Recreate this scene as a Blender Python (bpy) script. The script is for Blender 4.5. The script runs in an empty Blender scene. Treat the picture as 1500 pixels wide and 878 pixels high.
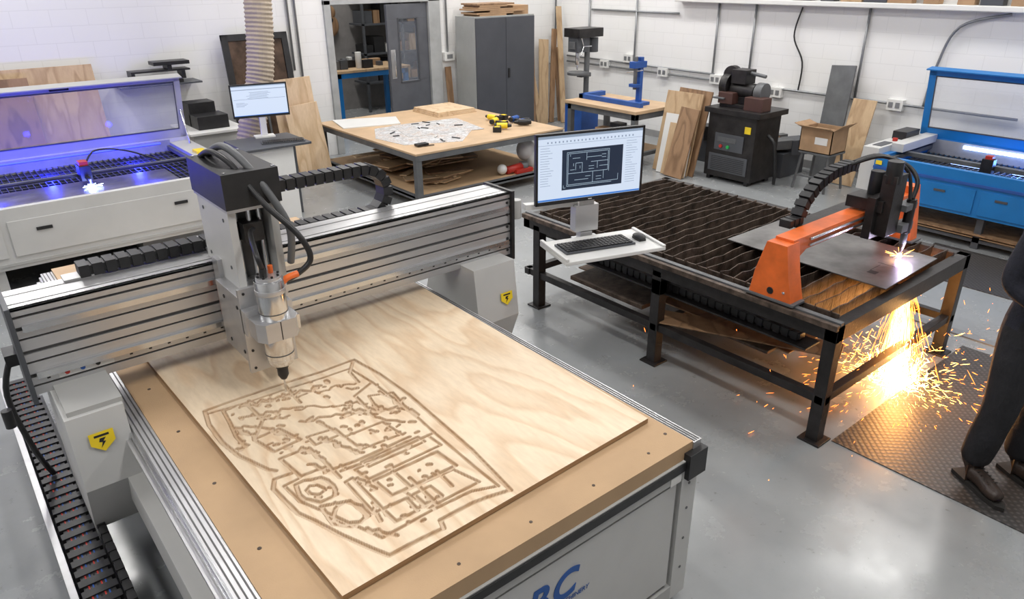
import bpy, bmesh, math, random
import numpy as np
from mathutils import Vector, Matrix, Euler
random.seed(7)
V=Vector
sc=bpy.context.scene
sc.view_settings.view_transform='Standard'
# ---------------------------------------------------------------- materials
def newmat(name):
    m=bpy.data.materials.new(name); m.use_nodes=True
    nt=m.node_tree; b=nt.nodes['Principled BSDF']; return m,nt,b
def nd(nt,t,**k):
    n=nt.nodes.new(t)
    for a,v in k.items(): setattr(n,a,v)
    return n
def coords(nt,scale=(1,1,1),rot=(0,0,0)):
    tc=nd(nt,'ShaderNodeTexCoord'); mp=nd(nt,'ShaderNodeMapping')
    mp.inputs['Scale'].default_value=scale; mp.inputs['Rotation'].default_value=rot
    nt.links.new(tc.outputs['Object'],mp.inputs['Vector']); return mp.outputs[0]
def noise(nt,vec,scale,detail=4,rough=.55):
    n=nd(nt,'ShaderNodeTexNoise'); n.inputs['Scale'].default_value=scale; n.inputs['Detail'].default_value=detail
    n.inputs['Roughness'].default_value=rough
    nt.links.new(vec,n.inputs['Vector']); return n.outputs['Fac']
def ramp(nt,fac,stops):
    r=nd(nt,'ShaderNodeValToRGB'); e=r.color_ramp.elements
    while len(e)<len(stops): e.new(.5)
    for i,(p,c) in enumerate(stops):
        e[i].position=p; e[i].color=(*c,1) if len(c)==3 else c
    nt.links.new(fac,r.inputs[0]); return r.outputs[0]
def mult(c,k): return tuple(min(1,x*k) for x in c)
def M(name,col,rough=.5,metal=0.,ns=6,na=.12,bump=0,bs=40,stretch=(1,1,1),coat=0):
    m,nt,b=newmat(name); v=coords(nt,stretch)
    f=noise(nt,v,ns)
    c=ramp(nt,f,[(.3,mult(col,1-na)),(.7,mult(col,1+na))])
    nt.links.new(c,b.inputs['Base Color']); b.inputs['Roughness'].default_value=rough; b.inputs['Metallic'].default_value=metal
    if coat: b.inputs['Coat Weight'].default_value=coat
    if bump:
        f2=noise(nt,v,bs); bp=nd(nt,'ShaderNodeBump'); bp.inputs['Strength'].default_value=bump; bp.inputs['Distance'].default_value=.01
        nt.links.new(f2,bp.inputs['Height']); nt.links.new(bp.outputs[0],b.inputs['Normal'])
    return m
def E(name,col,st,base=None):
    m,nt,b=newmat(name); b.inputs['Base Color'].default_value=(*(base or mult(col,.3)),1)
    b.inputs['Emission Color'].default_value=(*col,1); b.inputs['Emission Strength'].default_value=st; return m
def wood(name,c1,c2,stretch=(1,.12,1),scale=3,bands=9,rough=.5,amt=1.,carve=False):
    m,nt,b=newmat(name); v=coords(nt,stretch)
    f=noise(nt,v,scale,2.5,.45)
    mu=nd(nt,'ShaderNodeMath',operation='MULTIPLY'); mu.inputs[1].default_value=bands; nt.links.new(f,mu.inputs[0])
    fr=nd(nt,'ShaderNodeMath',operation='FRACT'); nt.links.new(mu.outputs[0],fr.inputs[0])
    c=ramp(nt,fr.outputs[0],[(0,c1),(.45,mult(c1,.97)),(.84,c2),(1,c1)])
    v2=coords(nt,tuple(s*1. for s in stretch)); f2=noise(nt,v2,60,4)
    g=ramp(nt,f2,[(.3,(.88,.865,.85)),(.7,(1.0,1.0,1.0))])
    mx=nd(nt,'ShaderNodeMix',data_type='RGBA',blend_type='MULTIPLY'); mx.inputs[0].default_value=amt
    nt.links.new(c,mx.inputs[6]); nt.links.new(g,mx.inputs[7]); out=mx.outputs[2]
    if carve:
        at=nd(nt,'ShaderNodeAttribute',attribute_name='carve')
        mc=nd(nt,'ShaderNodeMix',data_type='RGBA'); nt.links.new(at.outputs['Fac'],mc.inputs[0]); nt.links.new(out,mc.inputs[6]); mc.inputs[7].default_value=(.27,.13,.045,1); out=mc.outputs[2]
    nt.links.new(out,b.inputs['Base Color']); b.inputs['Roughness'].default_value=rough
    return m
PLY=wood('pine_plywood',(.84,.68,.485),(.73,.535,.345),(1,.22,1),3.0,10,.45,1,True)
PLYP=wood('plywood_pale',(.74,.56,.37),(.60,.42,.25),(1,1,.2),3,8)
MDF=M('mdf_board',(.48,.32,.18),.7,0,3,.10,.1,200)
TAN=M('worktop_mdf',(.53,.37,.225),.55,0,4,.12)
WD1=wood('timber_brown',(.33,.20,.11),(.20,.115,.06),(1,1,.2),4,6)
WD2=wood('timber_light',(.56,.40,.24),(.42,.28,.155),(1,1,.2),4,6)
ALU=M('aluminium',(.56,.56,.565),.36,.75,8,.08,0,40,(.05,1,1))
ALUD=M('aluminium_groove',(.12,.12,.12),.5,.5)
CHR=M('chrome_steel',(.66,.67,.68),.2,.95,10,.05)
BODY=M('machine_grey_paint',(.41,.412,.40),.42,0,3,.05)
BODY2=M('machine_light_paint',(.55,.55,.535),.42,0,3,.05)
BLK=M('black_plastic',(.014,.014,.015),.42,0,20,.3)
BLK2=M('black_painted_steel',(.020,.018,.018),.42,.2,9,.5,.15,60)
DGR=M('dark_grey_paint',(.07,.075,.085),.45,0,5,.1)
CABF=M('cabinet_door_paint',(.068,.072,.085),.45,0,4,.08)
CABS=M('cabinet_side_paint',(.34,.35,.34),.45,0,4,.08)
MID=M('mid_grey_steel',(.12,.125,.13),.5,.2,6,.2)
GALV=M('galvanised_conduit',(.27,.28,.29),.4,.5)
WHT=M('white_plastic',(.72,.72,.70),.4,0,5,.03)
ORG=M('orange_paint',(.74,.145,.025),.38,0,8,.2,.05,50)
BLUE=M('blue_paint',(.01,.17,.48),.35,0,4,.08)
BLUD=M('blue_steel',(.018,.085,.34),.45,0,6,.15)
RUST=M('rusty_steel',(.10,.073,.056),.55,.45,14,.65,.4,60)
SHEET=M('steel_sheet',(.21,.205,.20),.34,.75,5,.4,.05,30)
YEL=M('yellow_sticker',(.85,.62,.02),.5)
RED=M('red_plastic',(.45,.03,.02),.4)
DUCT=M('duct_fabric',(.43,.36,.28),.7,0,6,.15)
CARD=M('cardboard',(.40,.255,.145),.8,0,6,.15)
m,nt,b=newmat('printed_plan'); v=coords(nt,(1,1,1)); f=noise(nt,v,7,8,.7)
nt.links.new(ramp(nt,f,[(.42,(.62,.63,.64)),(.5,(.36,.34,.33)),(.55,(.66,.66,.66)),(.6,(.40,.30,.24)),(.66,(.6,.6,.6))]),b.inputs['Base Color']); PAPER=m
BRZ=M('bronze_panel',(.10,.065,.045),.3,.5,8,.5)
m,nt,b=newmat('clear_glass'); b.inputs['Base Color'].default_value=(.5,.55,.65,1); b.inputs['Roughness'].default_value=.04; b.inputs['Alpha'].default_value=.12; GLASS=m
SCRW=E('screen_white',(.66,.76,.92),.80); SCRD=E('screen_dark_canvas',(.012,.022,.045),.9); SCRL=E('screen_line',(.55,.72,.88),.6); SCRG=E('screen_grey',(.30,.38,.5),.7); SCRB=E('screen_blue',(.05,.2,.6),.9)
# ---------------------------------------------------------------- mesh builder
class MB:
    def __init__(s,name): s.n=name; s.v=[]; s.f=[]; s.mi=[]; s.sm=[]; s.mats=[]; s.T=Matrix()
    def add(s,vs,fs,m,smooth=False):
        if m not in s.mats: s.mats.append(m)
        k=s.mats.index(m); o=len(s.v)
        s.v+= [tuple(s.T@V(p)) for p in vs]
        for i,f in enumerate(fs):
            s.f.append([o+j for j in f]); s.mi.append(k); s.sm.append(smooth if isinstance(smooth,bool) else smooth[i])
    BF=[(0,3,2,1),(4,5,6,7),(0,1,5,4),(1,2,6,5),(2,3,7,6),(3,0,4,7)]
    def box(s,x0,x1,y0,y1,z0,z1,m):
        s.add([(x0,y0,z0),(x1,y0,z0),(x1,y1,z0),(x0,y1,z0),(x0,y0,z1),(x1,y0,z1),(x1,y1,z1),(x0,y1,z1)],s.BF,m)
    def hexa(s,p,m): s.add(p,s.BF,m)
    def obox(s,c,d,rot,m):
        R=Euler(rot).to_matrix() if not isinstance(rot,Matrix) else rot
        h=[a/2 for a in d]
        s.add([tuple(V(c)+R@V((sx*h[0],sy*h[1],sz*h[2]))) for sx,sy,sz in ((-1,-1,-1),(1,-1,-1),(1,1,-1),(-1,1,-1),(-1,-1,1),(1,-1,1),(1,1,1),(-1,1,1))],s.BF,m)
    def bar(s,p0,p1,w,h,m,up=(0,0,1)):
        p0,p1=V(p0),V(p1); x=(p1-p0); L=x.length; x.normalize(); y=V(up).cross(x); y.normalize(); z=x.cross(y)
        R=Matrix((x,y,z)).transposed(); s.obox((p0+p1)/2,(L,w,h),R,m)
    def cyl(s,p0,p1,r0,m,r1=None,n=20):
        r1=r0 if r1 is None else r1
        p0,p1=V(p0),V(p1); d=(p1-p0).normalized(); a=d.orthogonal().normalized(); b=d.cross(a)
        vs=[];
        for p,r in ((p0,r0),(p1,r1)):
            for i in range(n):
                t=2*math.pi*i/n; vs.append(tuple(p+a*r*math.cos(t)+b*r*math.sin(t)))
        fs=[(i,(i+1)%n,n+(i+1)%n,n+i) for i in range(n)]+[tuple(range(n-1,-1,-1)),tuple(range(n,2*n))]
        s.add(vs,fs,m,[True]*n+[False,False])
    def tube(s,pts,r,m,n=8,sub=6,rib=0,resample=0):
        P=[V(p) for p in pts]
        if sub>1 and len(P)>2:
            Q=[]
            for i in range(len(P)-1):
                a=P[max(i-1,0)];b=P[i];c=P[i+1];d=P[min(i+2,len(P)-1)]
                for k in range(sub):
                    t=k/sub; Q.append(.5*((2*b)+(c-a)*t+(2*a-5*b+4*c-d)*t*t+(3*b-a-3*c+d)*t**3))
            Q.append(P[-1]); P=Q
        if resample:
            Q=[P[0]]; acc=0
            for i in range(1,len(P)):
                seg=(P[i]-P[i-1]).length; t=resample-acc
                while t<=seg:
                    Q.append(P[i-1].lerp(P[i],t/seg)); t+=resample
                acc=seg-(t-resample)
            P=Q
        vs=[]; a=None
        for i,p in enumerate(P):
            d=(P[min(i+1,len(P)-1)]-P[max(i-1,0)]).normalized()
            a=d.orthogonal().normalized() if a is None else (a-d*a.dot(d)).normalized()
            b=d.cross(a); rr=r*(1+rib*(1 if i%2 else -1))
            for k in range(n):
                t=2*math.pi*k/n; vs.append(tuple(p+a*rr*math.cos(t)+b*rr*math.sin(t)))
        fs=[]
        for i in range(len(P)-1):
            for k in range(n): fs.append((i*n+k,i*n+(k+1)%n,(i+1)*n+(k+1)%n,(i+1)*n+k))
        fs+= [tuple(range(n-1,-1,-1)),tuple(range((len(P)-1)*n,len(P)*n))]
        s.add(vs,fs,m,not rib)
    def prism(s,poly,axis,a,b,m):
        def mk(p,t):
            return {'x':(t,p[0],p[1]),'y':(p[0],t,p[1]),'z':(p[0],p[1],t)}[axis]
        n=len(poly); vs=[mk(p,a) for p in poly]+[mk(p,b) for p in poly]
        s.add(vs,[tuple(range(n-1,-1,-1)),tuple(range(n,2*n))]+[(i,(i+1)%n,n+(i+1)%n,n+i) for i in range(n)],m)
    def sphere(s,c,r,m,sx=1,sy=1,sz=1,n=14):
        vs=[];fs=[]
        for i in range(n+1):
            for j in range(n):
                t=math.pi*i/n;p=2*math.pi*j/n
                vs.append((c[0]+r*sx*math.sin(t)*math.cos(p),c[1]+r*sy*math.sin(t)*math.sin(p),c[2]+r*sz*math.cos(t)))
        for i in range(n):
            for j in range(n): fs.append((i*n+j,(i+1)*n+j,(i+1)*n+(j+1)%n,i*n+(j+1)%n))
        s.add(vs,fs,m,True)
    def chain(s,pts,w,h,m,pitch=.045,gap=.25,m2=None):
        P=[V(p) for p in pts]; 
        L=[0]
        for i in range(len(P)-1): L.append(L[-1]+(P[i+1]-P[i]).length)
        def at(t):
            for i in range(len(P)-1):
                if t<=L[i+1] or i==len(P)-2: return P[i].lerp(P[i+1],(t-L[i])/(L[i+1]-L[i]))
        t=0
        while t+pitch<=L[-1]:
            a=at(t);b=at(t+pitch*(1-gap)); c=at(t+pitch); side=s.side
            d=(b-a).normalized(); up=d.cross(side).normalized(); R=Matrix((d,side,up)).transposed()
            s.obox((a+b)/2,((b-a).length,w,h),R,m)
            s.obox((a+c)/2,((c-a).length*1.02,w*.8,h*.72),R,m2 or m)
            t+=pitch
    side=V((0,1,0))
    def done(s,bevel=0,parent=None,recalc=True):
        me=bpy.data.meshes.new(s.n); me.from_pydata(s.v,[],s.f)
        for m in s.mats: me.materials.append(m)
        me.polygons.foreach_set('material_index',s.mi); me.polygons.foreach_set('use_smooth',s.sm)
        if recalc:
            bm=bmesh.new(); bm.from_mesh(me); bmesh.ops.recalc_face_normals(bm,faces=bm.faces); bm.to_mesh(me); bm.free()
        me.update()
        o=bpy.data.objects.new(s.n,me); sc.collection.objects.link(o)
        if bevel:
            bv=o.modifiers.new('bevel','BEVEL'); bv.width=bevel; bv.segments=2; bv.limit_method='ANGLE'; bv.angle_limit=math.radians(40)
        if parent: o.parent=parent
        return o
# ---------------------------------------------------------------- camera
PITCH,YAW,ROLL,F_PX=24.48,50.96,-0.51,1064.9
th,ya,ro=[math.radians(a) for a in (PITCH,YAW,ROLL)]
hv=V((math.cos(ya),math.sin(ya),0)); rv=V((math.sin(ya),-math.cos(ya),0)); zv=V((0,0,1))
Fv=hv*math.cos(th)-zv*math.sin(th); U0=hv*math.sin(th)+zv*math.cos(th)
Rv=rv*math.cos(ro)+U0*math.sin(ro); Uv=-rv*math.sin(ro)+U0*math.cos(ro)
cam=bpy.data.cameras.new('camera'); cam.sensor_width=36; cam.lens=36*F_PX/1500; cam.clip_end=100
co=bpy.data.objects.new('camera',cam); sc.collection.objects.link(co)
R=Matrix((Rv,Uv,-Fv)).transposed().to_4x4(); co.matrix_world=Matrix.Translation((0,0,2.4))@R
sc.camera=co
def gp(u,v,z):   # survey helper: drawing coordinate -> point on the board plane z
    d=Fv+(u-750)/F_PX*Rv-(v-439)/F_PX*Uv; t=(z-2.4)/d.z; return (d.x*t,d.y*t)
# ---------------------------------------------------------------- room
XW,YW,ZC=8.9,9.6,4.4
m,nt,b=newmat('epoxy_floor'); v=coords(nt)
f1=noise(nt,v,.9,6,.6); f2=noise(nt,v,14,8,.7)
c=ramp(nt,f1,[(.3,(.25,.264,.27)),(.7,(.335,.35,.355))])
g=ramp(nt,f2,[(.27,(.5,.45,.42)),(.38,(.97,.97,.97)),(.9,(1,1,1))])
mx=nd(nt,'ShaderNodeMix',data_type='RGBA',blend_type='MULTIPLY'); mx.inputs[0].default_value=1
nt.links.new(c,mx.inputs[6]); nt.links.new(g,mx.inputs[7])
vo=noise(nt,v,38,3,.6)   # paint chips
chip=ramp(nt,vo,[(.235,(.25,.2,.17)),(.26,(1,1,1))])
mx2=nd(nt,'ShaderNodeMix',data_type='RGBA',blend_type='MULTIPLY'); mx2.inputs[0].default_value=.8
nt.links.new(mx.outputs[2],mx2.inputs[6]); nt.links.new(chip,mx2.inputs[7]); nt.links.new(mx2.outputs[2],b.inputs['Base Color'])
f3=noise(nt,v,3,8,.7)
rr=ramp(nt,f3,[(.3,(.15,.15,.15)),(.7,(.33,.33,.33))]); nt.links.new(rr,b.inputs['Roughness']); b.inputs['Specular IOR Level'].default_value=.7
FLOOR=m
def blockwall(name,axes):
    m,nt,b=newmat(name); tc=nd(nt,'ShaderNodeTexCoord'); sp=nd(nt,'ShaderNodeSeparateXYZ'); cb=nd(nt,'ShaderNodeCombineXYZ')
    nt.links.new(tc.outputs['Object'],sp.inputs[0]); nt.links.new(sp.outputs[axes[0]],cb.inputs[0]); nt.links.new(sp.outputs[2],cb.inputs[1])
    br=nd(nt,'ShaderNodeTexBrick'); nt.links.new(cb.outputs[0],br.inputs['Vector'])
    br.inputs['Scale'].default_value=1; br.inputs['Brick Width'].default_value=.36; br.inputs['Row Height'].default_value=.17; br.inputs['Mortar Size'].default_value=.004
    br.inputs['Color1'].default_value=(.80,.80,.79,1); br.inputs['Color2'].default_value=(.81,.81,.80,1); br.inputs['Mortar'].default_value=(.74,.74,.73,1)
    nt.links.new(br.outputs['Color'],b.inputs['Base Color']); b.inputs['Roughness'].default_value=.6
    bp=nd(nt,'ShaderNodeBump'); bp.inputs['Strength'].default_value=.12; bp.inputs['Distance'].default_value=.003; bp.invert=True
    nt.links.new(br.outputs['Fac'],bp.inputs['Height']); nt.links.new(bp.outputs[0],b.inputs['Normal'])
    return m
WALLB=blockwall('painted_block_wall_b',(0,)); WALLR=blockwall('painted_block_wall_r',(1,))
def simple(name,*a,bevel=0):
    o=MB(name); o.box(*a); return o.done(bevel)
simple('floor',-5,XW,-4,13.2,-.1,0,FLOOR)
b_=MB('wall_back'); b_.box(-5,4.66,YW,YW+.15,0,ZC,WALLB); b_.box(6.42,XW+.15,YW,YW+.15,0,ZC,WALLB); b_.box(4.66,6.42,YW,YW+.15,2.02,ZC,WALLB); b_.done()
simple('wall_right',XW,XW+.15,-4,YW,0,ZC,WALLR)
simple('wall_left',-5.15,-5,-4,YW+.15,0,ZC,WALLR)
simple('wall_front',-5,XW+.15,-4.15,-4,0,ZC,WALLB)
CEIL=M('ceiling_paint',(.6,.6,.6),.8)
simple('ceiling',-5.15,XW+.15,-4.15,13.3,ZC,ZC+.1,CEIL)
o=MB('trim_1'); o.box(XW-.16,XW,-4,7.1,1.96,2.02,WHT); o.done(.01)
o=MB('stored_timber'); 
for i in range(30):
    y=-2+i*.29+random.uniform(0,.1); o.box(XW-.15,XW-.03,y,y+random.uniform(.15,.32),2.02,2.02+random.uniform(.05,.3),random.choice([WD1,WD2,CARD,DGR,WHT,CARD]))
o.done(.004)
MB_=MB('baseboard_right'); MB_.box(XW-.015,XW,-4,YW,0,.1,M('skirting',(.3,.3,.3),.6)); MB_.done()
# conduits
o=MB('electrical_conduit')
r=.015
o.tube([(XW-.03,9.4,.97),(XW-.03,2.6,.93)],r,GALV,sub=1); o.tube([(XW-.03,9.4,1.06),(XW-.03,6.4,1.03)],r,GALV,sub=1); o.tube([(XW-.03,8.85,1.80),(XW-.03,7.1,1.80)],r,GALV,sub=1)
for y,z1 in ((8.9,1.95),(6.43,1.96),(5.85,1.96),(4.35,1.96),(7.9,1.96)):
    o.tube([(XW-.03,y,.95),(XW-.03,y,z1)],r,GALV,sub=1)
for y,z in ((8.5,1.0),(6.35,.97),(5.4,.9),(3.85,.93),(8.0,1.12),(7.3,.98)):
    o.box(XW-.07,XW,y-.09,y+.09,z-.06,z+.06,WHT); o.box(XW-.075,XW-.07,y-.06,y-.01,z-.03,z+.03,GALV); o.box(XW-.075,XW-.07,y+.02,y+.07,z-.03,z+.03,GALV)
o.tube([(XW-.03,2.9,1.94),(XW-.05,3.35,1.8),(XW-.03,3.5,1.4),(XW-.03,3.55,.95)],r,GALV)
o.tube([(XW-.03,5.2,1.94),(XW-.05,5.25,1.6),(XW-.03,5.1,1.3),(XW-.03,5.1,.95)],.01,BLK)
o.done()
o=MB('electrical_conduit')
for x,z0 in ((4.2,.9),(6.55,1.2),(4.10,1.2),(8.75,.9),(-1.0,.9)): o.tube([(x,YW-.03,z0),(x,YW-.03,ZC-.02)],r,GALV,sub=1)
for x,z in ((6.56,1.2),(8.74,1.0)): o.box(x-.09,x+.09,YW-.07,YW,z-.06,z+.06,WHT); o.box(x-.05,x+.05,YW-.075,YW-.07,z-.03,z+.03,GALV)
o.done()
# door
FR=M('door_frame_paint',(.38,.39,.39),.5)
o=MB('door_frame'); o.box(4.60,4.70,YW-.04,YW+.17,0,2.04,FR); o.box(6.24,6.44,YW-.04,YW+.17,0,2.04,FR); o.box(4.60,6.44,YW-.04,YW+.17,1.98,2.08,FR); o.done(.006)
o=MB('door_1'); o.T=Matrix.Translation((6.23,YW+.0,0.01))@Matrix.Rotation(math.radians(6),4,'Z')
GD=M('door_grey',(.095,.10,.115),.45)
W=.72
o.box(-W,0,0,.045,.0,.9,GD); o.box(-W,-.52,0,.045,.9,1.75,GD); o.box(-.2,0,0,.045,.9,1.75,GD); o.box(-W,0,0,.045,1.75,1.95,GD)
o.box(-.52,-.2,.015,.03,.9,1.75,GLASS)
for a in ((-.54,-.52),(-.2,-.18)): o.box(a[0],a[1],-.008,0,.88,1.77,DGR)
o.box(-.54,-.18,-.008,0,.88,.9,DGR); o.box(-.54,-.18,-.008,0,1.75,1.77,DGR)
o.box(-.69,-.61,-.006,0,.95,1.35,ALU); o.cyl((-.65,-.04,.98),(-.65,-.04,1.32),.012,CHR)
o.done(.003)
# adjoining room
simple('wall_store_back',3.0,8.5,12.8,12.95,0,ZC,M('store_wall',(.20,.19,.185),.7))
simple('wall_store_left',3.0,3.15,YW+.15,12.8,0,ZC,M('store_wall2',(.4,.4,.4),.7))
simple('wall_store_right',8.35,8.5,YW+.15,12.8,0,ZC,M('store_wall3',(.4,.4,.4),.7))
o=MB('storage_shelving')
for z in (.5,1.0,1.5,1.95): o.box(6.6,8.2,12.25,12.75,z,z+.03,DGR)
for x in (6.6,7.4,8.17): o.box(x,x+.04,12.25,12.29,0,2.3,DGR)
for z in (.53,1.03,1.53,1.98):
    x=6.66
    while x<8.0:
        w=random.uniform(.1,.3); o.box(x,x+w,12.35,12.7,z,z+random.uniform(.12,.4),random.choice([BLK,CARD,DGR,WHT,WD1,BLK,DGR,WD2])); x+=w+.03
o.done()
def bench_blue(name,x0,x1,y0,y1,h,leg,top):
    o=MB(name); o.box(x0,x1,y0,y1,h-.04,h,top)
    for x in (x0+.03,x1-.1):
        for y in (y0+.03,y1-.1): o.box(x,x+.07,y,y+.07,0,h-.04,leg)
    o.box(x0+.03,x1-.03,y0+.03,y0+.08,h-.12,h-.04,leg); o.box(x0+.03,x1-.03,y0+.03,y0+.08,.15,.2,leg)
    o.box(x0+.03,x0+.08,y0+.03,y1-.03,h-.12,h-.04,leg); return o
o=bench_blue('workbench',5.34,6.7,10.9,11.7,.95,BLUE,WD2)
for i in range(18):
    x=random.uniform(5.4,6.3);y=random.uniform(11.0,11.5); o.box(x,x+random.uniform(.05,.2),y,y+.1,.95,.95+random.uniform(.04,.16),random.choice([BLK,DGR,MID,WHT,CARD]))
o.cyl((5.85,11.1,.95),(5.85,11.1,1.2),.05,WHT)
o.done(.004)
o=MB('hanging_guitar')
for x,z in ((6.2,1.5),):
    o.sphere((x,12.7,z),.17,WD1,1,.25,1.1); o.sphere((x,12.7,z+.22),.125,WD1,1,.3,1); o.sphere((x,12.65,z+.1),.045,BLK,1,.3,1); o.box(x-.025,x+.025,12.66,12.7,z+.2,z+.75,BLK)
o.done()
# ---------------------------------------------------------------- CNC router
o=MB('cnc_router')
X0,X1,Y0,Y1=.34,1.97,1.31,4.8
o.box(X0+.02,X1-.01,Y0+.02,Y1-.02,.05,.735,BODY)
for x in (X0+.08,X1-.18):
    for y in (Y0+.1,Y1-.2): o.cyl((x+.05,y+.05,0),(x+.05,y+.05,.06),.04,BLK)
o.box(X0+.02,X0+.12,Y0-.005,Y0+.02,.05,.735,BODY); o.box(X1-.10,X1-.01,Y0-.005,Y0+.02,.05,.735,BODY2)
o.box(X0+.12,X1-.10,Y0-.005,Y0+.02,.66,.735,BODY); o.box(X0+.12,X1-.1,Y0-.005,Y0+.02,.05,.12,BODY)
o.box(X0+.14,X1-.12,Y0+.004,Y0+.021,.14,.64,BODY2)
o.box(X0+.05,X1-.07,Y0-.01,Y0+.02,.695,.73,BLK)
for z in (.2,.35,.5,.62): o.cyl((X1-.055,Y0-.008,z),(X1-.055,Y0-.005,z),.006,MID,n=10)
for y in (1.45,2.35,3.25): 
    o.box(X0+.012,X0+.022,y,y+.8,.14,.62,BODY2)
    for z in (.17,.59):
        for yy in (.04,.76): o.cyl((X0+.008,y+yy,z),(X0+.012,y+yy,z),.007,MID,n=8)
o.box(X0,X0+.06,Y0,Y1,.735,.795,ALU); o.box(X1-.045,X1,Y0,Y1,.735,.795,ALU)
o.box(X0-.012,X0,Y0+.05,Y1,.755,.775,CHR); o.box(X0-.03,X0-.012,Y0+.02,Y1,.735,.75,ALU)
for x in (X0+.012,X0+.03,X0+.048,X1-.034,X1-.022,X1-.01): o.box(x-.0025,x+.0025,Y0+.005,Y1,.7955,.797,ALUD)
o.box(X0+.06,X1-.045,Y0+.005,Y1-.6,.735,.80,MDF); o.box(X0+.06,X1-.045,Y1-.6,Y1,.735,.812,TAN)
o.box(X1-.09,X1+.012,Y0-.025,Y0+.06,.655,.765,BLK)
for i in range(9):
    for x in (X0+.13,X1-.09): o.cyl((x,Y0+.1+i*.4,.8),(x,Y0+.1+i*.4,.8015),.007,RUST,n=10)
for i in range(5): o.cyl((.62+i*.28,Y0+.06,.8),(.62+i*.28,Y0+.06,.8015),.006,RUST,n=10)
o.box(X1-.01,X1+.1,Y0+.3,Y1-.1,.42,.62,BODY); o.box(X1+.1,X1+.12,Y0+.3,Y1-.1,.5,.54,CHR)
o.box(X0-.06,X0+.02,Y0+.3,Y1-.1,.45,.6,BODY2); 
# gantry legs
o.prism([(2.78,.9),(3.28,.9),(3.34,.55),(3.30,.34),(2.86,.34),(2.74,.6)],'x',.135,.335,BODY2)
o.box(.15,.34,2.80,3.26,.86,.92,BODY)
o.prism([(2.94,.92),(3.34,.92),(3.44,.62),(3.42,.40),(2.98,.40),(2.90,.6)],'x',2.12,2.4,BODY2)
# gantry beam
gx0,gx1,gy0,gy1,gz0,gz1=.09,2.47,3.06,3.28,.90,1.265
o.box(gx0,gx1,gy0+.014,gy1,gz0,gz1-.004,ALUD)
zs=[(.90,.935),(.943,.975),(.99,1.035),(1.043,1.075),(1.09,1.135),(1.143,1.175),(1.19,1.225),(1.235,1.265)]
for a,bz in zs: o.box(gx0,gx1,gy0,gy0+.02,a,bz,ALU)
for z in (.983,1.183): o.box(gx0+.02,gx1-.02,gy0-.018,gy0+.01,z-.012,z+.012,CHR)
for a in ((gy0,gy0+.05),(gy0+.06,gy0+.15),(gy0+.16,gy1)): o.box(gx0,gx1,a[0],a[1],gz1-.01,gz1,ALU)
x=gx0+.05
while x<gx1: 
    o.box(x,x+.014,gy0+.008,gy0+.018,gz1,gz1+.0015,BLK); o.box(x,x+.012,gy0-.001,gy0,.955,.962,BLK); x+=.075
o.box(gx0-.018,gx0,gy0-.02,gy1+.02,gz0-.03,gz1+.01,DGR); o.box(gx1,gx1+.02,gy0-.02,gy1+.02,gz0-.03,gz1+.01,BLK)
for z in (.93,1.0,1.07,1.14,1.21): o.cyl((gx1-.02,gy0-.004,z),(gx1-.02,gy0,z),.008,BLK,n=10)
o.box(.18,.38,gy0-.002,gy0,.945,.985,WHT) 
for k,mm in enumerate((RED,BLUD,BLK)): o.cyl((.21+.055*k,gy0-.012,.965),(.21+.055*k,gy0,.965),.009,mm)
o.box(.2,2.3,3.28,3.40,1.20,1.215,ALU)
cy=3.34; MB.side=V((0,1,0))
lp=[(1.05,cy,1.47),(1.72,cy,1.47)]
for i in range(1,12):
    t=math.pi*i/12; lp.append((1.72+.125*math.sin(t),cy,1.345+.125*math.cos(t)))
lp+=[(1.72,cy,1.22+.015),(1.15,cy,1.235)]
o.chain(lp,.085,.055,BLK,.05,.22)
o.chain([(.36,cy-.08,1.295),(.95,cy-.08,1.295)],.085,.05,BLK,.05,.22)
o.box(.30,.44,cy-.12,cy-.04,1.265,1.275,ALU)
# Z carriage
cx0,cx1=.85,1.05
o.box(.83,1.10,2.98,3.05,.92,1.30,ALU); o.box(.86,1.06,3.05,3.4,1.266,1.285,ALU)
o.box(cx0,cx0+.03,2.80,3.16,1.02,1.56,BODY2); o.box(cx1-.03,cx1,2.80,3.1,1.2,1.56,BODY); o.box(cx0+.03,cx1-.03,2.92,3.04,1.02,1.56,ALUD)
for x in (cx0+.05,cx1-.05): o.cyl((x,2.88,1.0),(x,2.88,1.56),.012,CHR)
o.cyl((.95,2.86,1.1),(.95,2.86,1.56),.01,CHR); o.box(.91,.99,2.82,2.9,1.40,1.48,BLK)
for z in (1.12,1.3,1.5):
    o.cyl((cx0-.003,3.1,z),(cx0,3.1,z),.008,MID,n=8); o.cyl((cx0-.003,2.86,z),(cx0,2.86,z),.008,MID,n=8)
o.box(cx0-.005,cx1+.01,2.78,3.18,1.545,1.56,ALU)
o.box(cx0-.01,cx1+.015,2.77,3.18,1.56,1.70,BLK)
for x,y in ((.86,2.79),(1.05,2.79),(.86,3.16),(1.05,3.16)): o.cyl((x,y,1.70),(x,y,1.705),.006,CHR,n=10)
o.box(.80,1.0,2.68,2.70,.90,1.27,ALU); o.box(.81,.99,2.70,2.98,.93,1.22,ALU)
for x in (.82,.98):
    for z in (.92,1.0,1.08,1.16,1.25): o.cyl((x,2.677,z),(x,2.68,z),.006,BLK,n=8)
for y in (2.75,2.9):
    for z in (.97,1.17): o.cyl((.807,y,z),(.81,y,z),.009,BLK,n=8)
o.box(.815,.825,2.99,3.0,1.05,1.18,ORG)
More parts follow.
